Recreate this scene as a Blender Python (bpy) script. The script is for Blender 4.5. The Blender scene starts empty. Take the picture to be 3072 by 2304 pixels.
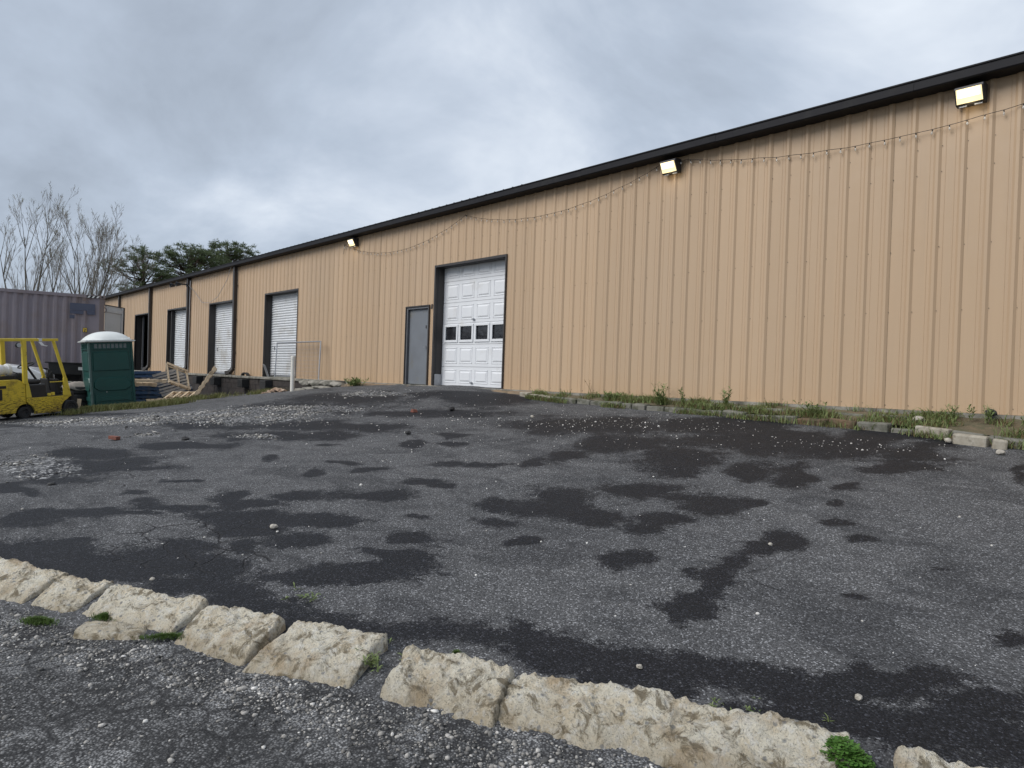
import bpy, bmesh, math, random
import numpy as np
from mathutils import Vector, Matrix, noise
R=math.radians
random.seed(7); np.random.seed(7)
scn=bpy.context.scene
COL=scn.collection
# ------------------------------------------------------------------ camera
yaw=R(42.67); roll=0.034; pitch=-math.atan(5.4/690)
lk=Vector((-math.cos(yaw),math.sin(yaw),0)); rt=Vector((math.sin(yaw),math.cos(yaw),0)); zz=Vector((0,0,1))
L=lk*math.cos(pitch)+zz*math.sin(pitch); U=zz*math.cos(pitch)-lk*math.sin(pitch)
cr=rt*math.cos(roll)+U*math.sin(roll); cu=U*math.cos(roll)-rt*math.sin(roll)
cam=bpy.data.cameras.new('camera'); camo=bpy.data.objects.new('camera',cam); COL.objects.link(camo)
m=Matrix.Identity(4)
for i,v in enumerate((cr,cu,-L)):
    for j in range(3): m[j][i]=v[j]
m.translation=(0,-10.69,0.22); camo.matrix_world=m
cam.sensor_width=36; cam.lens=36*690/1024; cam.clip_start=.05; cam.clip_end=3000
scn.camera=camo
# ------------------------------------------------------------------ world, sun, exposure
SUN_EL=R(41); SUN_AZ=math.atan2(-.96,-.28)      # direction towards the sun in plan
w=bpy.data.worlds.new('World'); scn.world=w; w.use_nodes=True
nt=w.node_tree; nt.nodes.clear()
def N(nt,t,**k):
    n=nt.nodes.new(t)
    for a,b in k.items():
        if a.startswith('i_'):
            key=a[2:]; key=int(key) if key.isdigit() else key.replace('_',' ')
            n.inputs[key].default_value=b
        else: setattr(n,a,b)
    return n
def LK(nt,a,b): nt.links.new(a,b)
def sky():
    tc=N(nt,'ShaderNodeTexCoord'); sp=N(nt,'ShaderNodeSeparateXYZ'); LK(nt,tc.outputs['Generated'],sp.inputs[0])
    mx=N(nt,'ShaderNodeMath',operation='MAXIMUM',i_1=0.0); LK(nt,sp.outputs['Z'],mx.inputs[0])
    ad=N(nt,'ShaderNodeMath',operation='ADD',i_1=0.42); LK(nt,mx.outputs[0],ad.inputs[0])
    dx=N(nt,'ShaderNodeMath',operation='DIVIDE'); dy=N(nt,'ShaderNodeMath',operation='DIVIDE')
    LK(nt,sp.outputs['X'],dx.inputs[0]); LK(nt,ad.outputs[0],dx.inputs[1]); LK(nt,sp.outputs['Y'],dy.inputs[0]); LK(nt,ad.outputs[0],dy.inputs[1])
    cb=N(nt,'ShaderNodeCombineXYZ',i_2=12.4); LK(nt,dx.outputs[0],cb.inputs[0]); LK(nt,dy.outputs[0],cb.inputs[1])
    n1=N(nt,'ShaderNodeTexNoise',i_Scale=1.9,i_Detail=6.0,i_Roughness=.56,i_Distortion=.3); LK(nt,cb.outputs[0],n1.inputs['Vector'])
    n2=N(nt,'ShaderNodeTexNoise',i_Scale=.9,i_Detail=2.0,i_Roughness=.5); LK(nt,cb.outputs[0],n2.inputs['Vector'])
    mm=N(nt,'ShaderNodeMix',data_type='FLOAT',i_0=.34); LK(nt,n1.outputs[0],mm.inputs[2]); LK(nt,n2.outputs[0],mm.inputs[3])
    rp=N(nt,'ShaderNodeValToRGB'); LK(nt,mm.outputs[0],rp.inputs[0])
    e=rp.color_ramp; e.elements[0].position=.38; e.elements[0].color=(.212,.243,.290,1); e.elements[1].position=.66; e.elements[1].color=(.46,.495,.54,1)
    x=e.elements.new(.49); x.color=(.275,.315,.375,1)
    x=e.elements.new(.555); x.color=(.335,.375,.435,1)
    b1=N(nt,'ShaderNodeBackground',i_Strength=1.0); LK(nt,rp.outputs[0],b1.inputs[0])
    st=N(nt,'ShaderNodeTexSky',sky_type='NISHITA',sun_disc=False,sun_elevation=SUN_EL); st.sun_rotation=math.pi/2-SUN_AZ
    b2=N(nt,'ShaderNodeBackground',i_Strength=.08); LK(nt,st.outputs[0],b2.inputs[0])
    ms=N(nt,'ShaderNodeMixShader',i_0=.94); LK(nt,b2.outputs[0],ms.inputs[1]); LK(nt,b1.outputs[0],ms.inputs[2])
    o=N(nt,'ShaderNodeOutputWorld'); LK(nt,ms.outputs[0],o.inputs[0])
sky()
sl=bpy.data.lights.new('sun','SUN'); sl.energy=1.5; sl.angle=R(38); sl.color=(1,.965,.92)
so=bpy.data.objects.new('sun',sl); COL.objects.link(so)
sd=Vector((math.cos(SUN_AZ)*math.cos(SUN_EL),math.sin(SUN_AZ)*math.cos(SUN_EL),math.sin(SUN_EL)))
so.rotation_euler=sd.to_track_quat('Z','Y').to_euler(); so.location=(-20,-40,40)
scn.cycles.max_bounces=5; scn.cycles.diffuse_bounces=3; scn.cycles.glossy_bounces=2; scn.cycles.transmission_bounces=4; scn.cycles.transparent_max_bounces=4
scn.view_settings.view_transform='Standard'; scn.view_settings.look='None'
scn.view_settings.exposure=0.88; scn.view_settings.gamma=1; scn.view_settings.use_curve_mapping=False
# ------------------------------------------------------------------ object helpers
def link(o,parent=None):
    COL.objects.link(o)
    if parent is not None: o.parent=parent
    return o
def tag(o,label=None,cat=None,group=None,kind=None):
    if label: o['label']=label
    if cat: o['category']=cat
    if group: o['group']=group
    if kind: o['kind']=kind
    return o
def empty(name,loc=(0,0,0),rot=(0,0,0)):
    o=bpy.data.objects.new(name,None); o.location=loc; o.rotation_euler=rot; o.empty_display_size=.2
    return link(o)
class B:
    """collects shapes for one mesh"""
    def __init__(s): s.v=[]; s.f=[]
    def add(s,vs,fs):
        n=len(s.v); s.v+= [tuple(v) for v in vs]; s.f+=[tuple(i+n for i in f) for f in fs]; return s
    def box(s,c,d,rot=None):
        x,y,z=d[0]/2,d[1]/2,d[2]/2; vs=[Vector((a*x,b*y,e*z)) for a in(-1,1) for b in(-1,1) for e in(-1,1)]
        if rot is not None: vs=[rot@v for v in vs]
        c=Vector(c); return s.add([v+c for v in vs],[(0,1,3,2),(4,6,7,5),(0,4,5,1),(2,3,7,6),(0,2,6,4),(1,5,7,3)])
    def bx(s,x0,x1,y0,y1,z0,z1): return s.box(((x0+x1)/2,(y0+y1)/2,(z0+z1)/2),(x1-x0,y1-y0,z1-z0))
    def bar(s,a,b,w,h,up=(0,0,1)):
        a=Vector(a);b=Vector(b);d=(b-a); l=d.length; d.normalize(); u=Vector(up)
        sx=d.cross(u); 
        if sx.length<1e-4: sx=d.cross(Vector((1,0,0)))
        sx.normalize(); u=sx.cross(d)
        vs=[p+sx*(i*w/2)+u*(j*h/2) for p in(a,b) for i,j in((-1,-1),(1,-1),(1,1),(-1,1))]
        return s.add(vs,[(3,2,1,0),(4,5,6,7),(0,1,5,4),(1,2,6,5),(2,3,7,6),(3,0,4,7)])
    def tube(s,pts,rad,n=8,cap=True):
        pts=[Vector(p) for p in pts]; rs=rad if isinstance(rad,(list,tuple)) else [rad]*len(pts)
        base=len(s.v); ref=None
        for i,p in enumerate(pts):
            d=(pts[min(i+1,len(pts)-1)]-pts[max(i-1,0)]).normalized()
            if ref is None:
                ref=d.orthogonal().normalized()
            ref=(ref-d*ref.dot(d)); 
            ref=ref.normalized() if ref.length>1e-5 else d.orthogonal().normalized()
            o=d.cross(ref)
            for k in range(n):
                a=2*math.pi*k/n; s.v.append(tuple(p+(ref*math.cos(a)+o*math.sin(a))*rs[i]))
        for i in range(len(pts)-1):
            for k in range(n):
                a=base+i*n+k; b=base+i*n+(k+1)%n; s.f.append((a,b,b+n,a+n))
        if cap:
            s.f.append(tuple(base+k for k in reversed(range(n)))); e=base+(len(pts)-1)*n; s.f.append(tuple(e+k for k in range(n)))
        return s
    def lathe(s,prof,c,axis='z',n=24):
        base=len(s.v); c=Vector(c)
        for r,h in prof:
            for k in range(n):
                a=2*math.pi*k/n; x,y=r*math.cos(a),r*math.sin(a)
                p={'z':(x,y,h),'y':(x,h,y),'x':(h,x,y)}[axis]; s.v.append(tuple(c+Vector(p)))
        for i in range(len(prof)-1):
            for k in range(n):
                a=base+i*n+k; b=base+i*n+(k+1)%n; s.f.append((a,b,b+n,a+n))
        return s
    def prism(s,poly,y0,y1,inset=0.0):
        """poly in x,z extruded along y"""
        n=len(poly); base=len(s.v)
        for y in(y0,y1):
            for x,z in poly: s.v.append((x,y,z))
        s.f.append(tuple(base+i for i in range(n))); s.f.append(tuple(base+n+i for i in reversed(range(n))))
        for i in range(n):
            j=(i+1)%n; s.f.append((base+j,base+i,base+n+i,base+n+j))
        return s
    def obj(s,name,mat,parent=None,smooth=False,bevel=0,seg=2,loc=None,fix=True):
        me=bpy.data.meshes.new(name); me.from_pydata(s.v,[],s.f); me.update()
        if fix:
            bm=bmesh.new(); bm.from_mesh(me); bmesh.ops.recalc_face_normals(bm,faces=bm.faces); bm.to_mesh(me); bm.free()
        if mat: me.materials.append(mat)
        if smooth: me.polygons.foreach_set('use_smooth',[True]*len(me.polygons))
        o=bpy.data.objects.new(name,me)
        if loc is not None: o.location=loc
        link(o,parent)
        if bevel:
            b=o.modifiers.new('bevel','BEVEL'); b.width=bevel; b.segments=seg; b.limit_method='ANGLE'; b.angle_limit=R(40)
        return o
def inst(name,me,parent,loc=(0,0,0),rot=(0,0,0),scale=(1,1,1)):
    o=bpy.data.objects.new(name,me); o.location=loc; o.rotation_euler=rot; o.scale=scale
    return link(o,parent)
def npmesh(name,V,F,mat,parent=None,smooth=False,attrs=None):
    """big meshes from numpy arrays, F is (n,3) or (n,4)"""
    me=bpy.data.meshes.new(name); V=np.asarray(V,np.float32); F=np.asarray(F,np.int32); k=F.shape[1]
    me.vertices.add(len(V)); me.vertices.foreach_set('co',V.ravel())
    me.loops.add(F.size); me.loops.foreach_set('vertex_index',F.ravel())
    me.polygons.add(len(F)); me.polygons.foreach_set('loop_start',np.arange(0,F.size,k,dtype=np.int32))
    if smooth: me.polygons.foreach_set('use_smooth',np.ones(len(F),bool))
    me.update(calc_edges=True)
    for a,arr in (attrs or {}).items():
        at=me.attributes.new(a,'FLOAT','POINT'); at.data.foreach_set('value',np.asarray(arr,np.float32))
    if mat: me.materials.append(mat)
    o=bpy.data.objects.new(name,me); return link(o,parent)
# ------------------------------------------------------------------ materials
def newmat(name):
    m=bpy.data.materials.new(name); m.use_nodes=True; t=m.node_tree; t.nodes.clear()
    p=N(t,'ShaderNodeBsdfPrincipled'); o=N(t,'ShaderNodeOutputMaterial'); LK(t,p.outputs[0],o.inputs[0])
    return m,t,p
def coord(t,world=False,scale=(1,1,1)):
    if world: s=N(t,'ShaderNodeNewGeometry').outputs['Position']
    else: s=N(t,'ShaderNodeTexCoord').outputs['Object']
    if tuple(scale)!=(1,1,1):
        mp=N(t,'ShaderNodeMapping'); mp.inputs['Scale'].default_value=scale; LK(t,s,mp.inputs[0]); s=mp.outputs[0]
    return s
def ramp(t,src,stops):
    r=N(t,'ShaderNodeValToRGB'); e=r.color_ramp
    while len(e.elements)<len(stops): e.elements.new(.5)
    for q,(p,c) in zip(e.elements,stops):
        q.position=p; q.color=(c,c,c,1) if isinstance(c,(int,float)) else (*c,1)
    LK(t,src,r.inputs[0]); return r.outputs[0]
def noi(t,vec,scale,detail=4,rough=.55,dist=0):
    n=N(t,'ShaderNodeTexNoise',i_Scale=scale,i_Detail=float(detail),i_Roughness=rough,i_Distortion=dist); LK(t,vec,n.inputs['Vector']); return n.outputs[0]
def mixc(t,fac,a,b,mode='MIX'):
    x=N(t,'ShaderNodeMix',data_type='RGBA',blend_type=mode)
    for s,i in((fac,0),(a,6),(b,7)):
        if hasattr(s,'is_linked'): LK(t,s,x.inputs[i])
        else: x.inputs[i].default_value=s if i==0 else (*s,1)
    return x.outputs[2]
def mth(t,op,a,b=None,clamp=False):
    x=N(t,'ShaderNodeMath',operation=op,use_clamp=clamp)
    for i,s in enumerate((a,b)):
        if s is None: continue
        if hasattr(s,'is_linked'): LK(t,s,x.inputs[i])
        else: x.inputs[i].default_value=s
    return x.outputs[0]
def bump(t,p,h,strength=.3,dist=.01,prev=None):
    b=N(t,'ShaderNodeBump',i_Strength=strength,i_Distance=dist); LK(t,h,b.inputs['Height'])
    if prev is not None: LK(t,prev,b.inputs['Normal'])
    if p is not None: LK(t,b.outputs[0],p.inputs['Normal'])
    return b.outputs[0]
def pm(name,c1,c2=None,scale=3,rough=.7,metal=0,bs=40,bstr=.15,bd=.004,stretch=(1,1,1),world=False,dirt=None,dscale=2,damt=(.5,.7),spec=.5,r2=None):
    m,t,p=newmat(name); v=coord(t,world,stretch); c2=c2 or tuple(x*.8 for x in c1)
    c=mixc(t,ramp(t,noi(t,v,scale,5,.6),[(.3,0),(.7,1)]),c1,c2)
    if dirt:
        v2=coord(t,world); c=mixc(t,ramp(t,noi(t,v2,dscale,6,.65),[(damt[0],0),(damt[1],1)]),c,dirt)
    LK(t,c,p.inputs['Base Color']); p.inputs['Roughness'].default_value=rough; p.inputs['Metallic'].default_value=metal
    p.inputs['Specular IOR Level'].default_value=spec
    if r2 is not None: LK(t,ramp(t,noi(t,v,scale*2,4),[(.3,rough),(.7,r2)]),p.inputs['Roughness'])
    if bstr: bump(t,p,noi(t,v,bs,4),bstr,bd)
    return m
def emis(name,c,s):
    m,t,p=newmat(name); p.inputs['Base Color'].default_value=(*c,1); p.inputs['Emission Color'].default_value=(*c,1); p.inputs['Emission Strength'].default_value=s; p.inputs['Roughness'].default_value=.3
    return m
# ------------------------------------------------------------------ terrain
CPT=np.array([(-14.6,-.15,-.06),(-11.9,-.15,-.06),(-13.2,-1.2,-.12),(-16.5,-.3,-.08),(-18.5,-.6,-.2),(-18.2,-2.2,-.34),(-21.5,-.5,-.42),(-24.9,-.4,-.62),(-30.6,-.4,-1.06),(-36,-.5,-1.12),(-45,-.5,-1.15),(-56,-.5,-1.2),
(-10.3,-.5,-.19),(-7.4,-.6,-.25),(-4.7,-.75,-.28),(-2.9,-.85,-.32),(-1.9,-.9,-.376),(2,-1,-.42),(8,-1,-.5),
(-6.4,-9.95,-1.22),(-.7,-7.31,-1.2),(-3.5,-8.6,-1.215),(5,-5,-1.1),(10,-3,-.9),(-12,-12.5,-1.25),(-21.8,-7.8,-1.27),(-22.4,-5.8,-1.08),(-26.1,-2,-.87),(-30,-6,-1.2),(-40,-8,-1.25),(-34,-16,-1.3),(-56,-12,-1.3),(-20,-16,-1.3),(-12,-6,-.85),(-6,-4.5,-.72)])
def _tps(r): return np.where(r>0,r*r*np.log(r+1e-12),0)
def _fit():
    n=len(CPT); K=_tps(np.hypot(CPT[:,None,0]-CPT[None,:,0],CPT[:,None,1]-CPT[None,:,1]))+np.eye(n)*.8
    Q=np.c_[np.ones(n),CPT[:,:2]]; A=np.block([[K,Q],[Q.T,np.zeros((3,3))]]); return np.linalg.solve(A,np.r_[CPT[:,2],0,0,0])
_W=_fit()
def tz(x,y):
    x=np.asarray(x,float); y=np.asarray(y,float); sh=x.shape; x=np.clip(x.ravel(),-60,12); y=np.clip(y.ravel(),-18,1); out=np.zeros_like(x)
    for i in range(0,len(x),40000):
        a=x[i:i+40000]; b=y[i:i+40000]
        K=_tps(np.hypot(a[:,None]-CPT[None,:,0],b[:,None]-CPT[None,:,1])); out[i:i+40000]=K@_W[:-3]+_W[-3]+_W[-2]*a+_W[-1]*b
    return out.reshape(sh)
def tz1(x,y): return float(tz(np.array([x]),np.array([y]))[0])
def lump(x,y):   # gentle unevenness of old paving
    return (np.sin(x*1.7+y*.9)*np.sin(y*2.1-x*.6)*.010+np.sin(x*4.3-y*3.1)*np.sin(x*2.2+y*5.3)*.005)
KD=np.array([.906,.423]); KD/=np.hypot(*KD); KN=np.array([KD[1],-KD[0]]); K0=np.array([-3.5,-8.83])   # kerb line: direction, normal towards the road
def kd(x,y): return (x-K0[0])*KN[0]+(y-K0[1])*KN[1]
def roadz(x,y): return -1.295-.05*np.clip(kd(x,y),0,3)+np.sin(x*5.1+y*3.3)*np.sin(y*4.7-x*2.9)*.010
WET=[(-7.05,-2.44,1.17,0.69,0.59,-0.69),(-5.66,-3.35,0.51,0.32,0.35,-0.45),(-5.54,-1.57,0.86,0.46,0.44,-0.71),(-4.59,-2.28,0.91,0.58,0.39,-0.70),(-4.62,-3.82,0.36,0.27,0.38,-0.56),(-3.76,-2.09,0.76,0.53,0.29,-0.66),(-3.31,-1.07,0.56,0.38,0.19,-0.53),(-2.65,-1.91,0.35,0.26,0.15,-0.49),(-2.58,-2.76,0.23,0.19,0.09,-0.26),(-2.56,-1.38,0.20,0.16,0.11,-0.41),(-3.68,-3.74,0.20,0.16,0.19,-0.35),(-3.27,-3.74,0.13,0.14,0.23,-0.49),(-5.82,-4.39,0.26,0.22,0.29,-0.31),(-5.92,-4.96,0.11,0.12,0.19,-0.18),(-4.19,-5.01,0.36,0.27,0.22,-0.29),(-4.39,-5.91,0.22,0.18,0.25,-0.26),(-4.37,-6.24,0.27,0.23,0.16,-0.16),(-3.90,-6.14,0.22,0.17,0.17,-0.20),(-3.37,-6.10,0.18,0.19,0.13,-0.18),(-3.42,-5.71,0.17,0.13,0.14,-0.20),(-3.36,-5.11,0.21,0.16,0.17,-0.28),(-3.17,-4.85,0.16,0.12,0.06,-0.11),(-3.65,-5.04,0.14,0.09,0.08,-0.12),(-3.90,-6.97,0.07,0.08,0.07,-0.07),(-3.02,-6.75,0.12,0.13,0.11,-0.14),(-2.45,-5.60,0.15,0.10,0.10,-0.19),(-2.52,-5.88,0.09,0.10,0.07,-0.13),(-2.53,-6.22,0.07,0.07,0.09,-0.16),(-2.44,-6.53,0.08,0.09,0.13,-0.21),(-2.35,-6.76,0.06,0.07,0.10,-0.16),(-2.32,-7.09,0.09,0.10,0.15,-0.22),(-2.57,-6.62,0.04,0.05,0.05,-0.07),(-2.61,-3.77,0.14,0.09,0.06,-0.17),(-2.59,-4.37,0.06,0.06,0.04,-0.10),(-2.27,-4.90,0.09,0.10,0.04,-0.10),(-2.02,-5.16,0.06,0.06,0.02,-0.06),(-1.40,-5.44,0.05,0.06,0.01,-0.05),(-1.66,-2.23,0.09,0.10,0.09,-0.46),(-1.64,-6.22,0.05,0.05,0.02,-0.04),(-1.28,-7.16,0.11,0.12,0.04,-0.10),(-1.11,-7.10,0.19,0.21,0.05,-0.15),(-0.82,-7.08,0.22,0.18,0.03,-0.14),(-1.30,-7.37,0.10,0.10,0.05,-0.12),(-0.88,-6.28,0.07,0.08,0.03,-0.12),(-0.80,-7.32,0.22,0.23,0.04,-0.16),(-1.40,-7.39,0.06,0.06,0.03,-0.06),(-2.67,-8.11,0.06,0.06,0.18,-0.16),(-2.39,-8.10,0.12,0.13,0.07,-0.07),(-2.28,-8.05,0.10,0.11,0.05,-0.06),(-2.07,-8.03,0.11,0.12,0.06,-0.08),(-1.80,-7.94,0.10,0.11,0.03,-0.05),(-1.60,-7.87,0.09,0.10,0.02,-0.04),(-1.36,-7.72,0.10,0.11,0.03,-0.06),(-1.12,-7.58,0.13,0.14,0.03,-0.08),(-2.15,-7.84,0.04,0.04,0.03,-0.03),(-6.26,-9.71,0.31,0.34,0.38,-0.06),(-6.16,-9.92,0.17,0.19,0.37,-0.04),(-5.61,-9.53,0.22,0.24,0.28,-0.06),(-6.36,-9.49,0.15,0.16,0.16,-0.03),(-5.42,-9.12,0.21,0.22,0.32,-0.09),(-5.65,-8.89,0.17,0.19,0.23,-0.07),(-5.23,-9.32,0.27,0.29,0.22,-0.06),(-4.98,-8.94,0.17,0.18,0.29,-0.10),(-5.33,-8.55,0.07,0.08,0.24,-0.09),(-7.49,-9.66,0.26,0.22,0.27,-0.04),(-7.24,-9.33,0.18,0.20,0.12,-0.02),(-7.04,-9.02,0.33,0.30,0.09,-0.02),(-6.96,-8.69,0.34,0.31,0.11,-0.03),(-6.80,-8.43,0.22,0.24,0.06,-0.02),(-6.98,-8.04,0.14,0.15,0.26,-0.10),(-6.55,-7.98,0.27,0.23,0.22,-0.09),(-6.19,-8.33,0.24,0.26,0.30,-0.11),(-5.83,-8.06,0.38,0.36,0.25,-0.11),(-5.50,-7.79,0.31,0.28,0.18,-0.10),(-5.95,-7.06,0.31,0.28,0.18,-0.11),(-6.47,-7.54,0.19,0.15,0.19,-0.09),(-5.19,-8.25,0.19,0.20,0.19,-0.09),(-5.69,-8.33,0.18,0.20,0.16,-0.06),(-4.32,-8.49,0.23,0.25,0.13,-0.06),(-4.18,-8.22,0.27,0.29,0.16,-0.09),(-4.14,-7.84,0.12,0.14,0.20,-0.14),(-4.43,-7.90,0.13,0.14,0.07,-0.04),(-4.59,-7.56,0.10,0.11,0.12,-0.08),(-5.07,-7.12,0.12,0.07,0.08,-0.06),(-4.76,-6.43,0.16,0.11,0.15,-0.13),(-4.43,-6.80,0.12,0.13,0.12,-0.10),(-3.93,-7.06,0.06,0.07,0.07,-0.07),(-7.35,-8.79,0.11,0.12,0.15,-0.04),(-8.57,-9.56,0.06,0.07,0.15,-0.02),(-7.92,-8.73,0.08,0.09,0.11,-0.03),(-8.20,-8.12,0.07,0.08,0.17,-0.05),(-7.60,-6.90,0.15,0.10,0.22,-0.11),(-7.08,-6.23,0.24,0.20,0.17,-0.11),(-7.78,-6.33,0.15,0.11,0.11,-0.06),(-8.80,-6.82,0.14,0.09,0.21,-0.09),(-8.00,-5.10,0.15,0.11,0.40,-0.28),(-6.07,-6.25,0.22,0.18,0.13,-0.09),(-5.72,-6.23,0.08,0.09,0.14,-0.11),(-6.52,-5.62,0.14,0.10,0.14,-0.11),(-6.18,-5.37,0.20,0.15,0.15,-0.13),(-7.53,-4.68,0.18,0.14,0.20,-0.16),(-8.25,-4.25,0.23,0.13,0.24,-0.18),(-9.27,-5.77,0.15,0.11,0.18,-0.10),(-11.35,-8.32,0.50,0.42,0.64,-0.13),(-10.18,-8.79,0.30,0.32,0.79,-0.14),(-10.16,-8.30,0.31,0.28,0.63,-0.15),(-9.44,-9.11,0.37,0.35,0.43,-0.07),(-9.48,-8.35,0.39,0.37,0.20,-0.05),(-9.11,-9.53,0.17,0.18,0.37,-0.05),(-10.66,-5.74,0.73,0.44,0.48,-0.22),(-11.29,-6.24,0.58,0.34,0.48,-0.19),(-10.11,-5.29,0.41,0.27,0.40,-0.21),(-10.09,-4.50,0.45,0.26,0.38,-0.23),(-11.38,-4.98,1.02,0.58,0.50,-0.25),(-13.27,-6.12,1.05,0.67,0.54,-0.18),(-11.06,-7.21,0.64,0.46,0.32,-0.10),(-10.33,-2.96,1.12,0.75,0.39,-0.29),(-10.99,-1.28,0.72,0.66,0.76,-0.65),(-14.16,-2.75,1.56,0.57,1.12,-0.62),(-13.80,-4.30,1.57,0.77,0.86,-0.39),(-12.46,-1.40,0.83,0.66,0.39,-0.29),(-19.63,-8.40,2.56,0.53,2.31,-0.27),(-22.13,-6.77,4.86,0.38,1.33,-0.23)]
GRAVEL=[(-10.59,-9.18,0.45,0.43,1.06,-0.15),(-14.45,-5.72,2.26,1.21,1.08,-0.37),(-14.01,-4.71,1.58,0.77,0.78,-0.33),(-16.12,-7.00,1.56,0.69,1.13,-0.25),(-11.10,-6.13,0.37,0.23,0.26,-0.10),(-12.87,-7.28,0.20,0.16,0.37,-0.10),(-17.29,-7.83,1.89,0.70,1.32,-0.22),(-13.26,-4.05,1.28,0.62,0.49,-0.24),(-14.17,-2.14,1.00,0.32,0.51,-0.30)]
SCATTER=[(-9.04,-3.04,0.90,0.57,0.60,-0.50),(-7.47,-4.73,0.35,0.21,0.57,-0.45),(-8.00,-5.10,0.24,0.14,0.47,-0.32),(-9.20,-2.53,0.54,0.35,0.53,-0.46),(-7.21,-2.53,1.09,0.65,0.76,-0.85),(-7.71,-1.68,0.87,0.47,0.54,-0.62),(-5.99,-1.82,0.88,0.49,0.61,-0.90),(-5.11,-1.34,0.56,0.31,0.25,-0.44),(-2.96,-1.69,0.31,0.22,0.22,-0.65),(-3.54,-1.94,0.64,0.46,0.32,-0.78)]
CRACK=[(-11.97,-5.57,2.00,1.11,1.47,-0.62),(-10.39,-8.75,0.70,0.70,1.47,-0.27),(-5.65,-8.81,0.37,0.40,0.67,-0.22),(-13.41,-3.17,1.61,0.74,1.21,-0.67)]
def blobs(x,y,lst,p=2):
    out=np.zeros(x.shape)
    for cx,cy,ax,ay,bx,by in lst:
        det=ax*by-ay*bx
        if abs(det)<1e-4: continue
        dx=x-cx; dy=y-cy; rr=max(abs(ax)+abs(bx),abs(ay)+abs(by))*3
        m=(np.abs(dx)<rr)&(np.abs(dy)<rr)
        u=(by*dx[m]-bx*dy[m])/det; v=(-ay*dx[m]+ax*dy[m])/det
        q=u*u+v*v; out[m]=np.maximum(out[m],1/(1+q**p))
    return out
_L=np.random.RandomState(3).rand(256,256)
def vn(x,y):
    xi=np.floor(x).astype(int); yi=np.floor(y).astype(int); u=x-xi; v=y-yi; u=u*u*(3-2*u); v=v*v*(3-2*v); a=xi&255; b=yi&255; a1=(a+1)&255; b1=(b+1)&255
    return (_L[a,b]*(1-u)+_L[a1,b]*u)*(1-v)+(_L[a,b1]*(1-u)+_L[a1,b1]*u)*v-.5
def fbm(x,y,f,o=4):
    s=0; a=1
    for i in range(o): s=s+a*vn(x*f+17.3*i,y*f+9.1*i); a*=.55; f*=2.03
    return s
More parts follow.
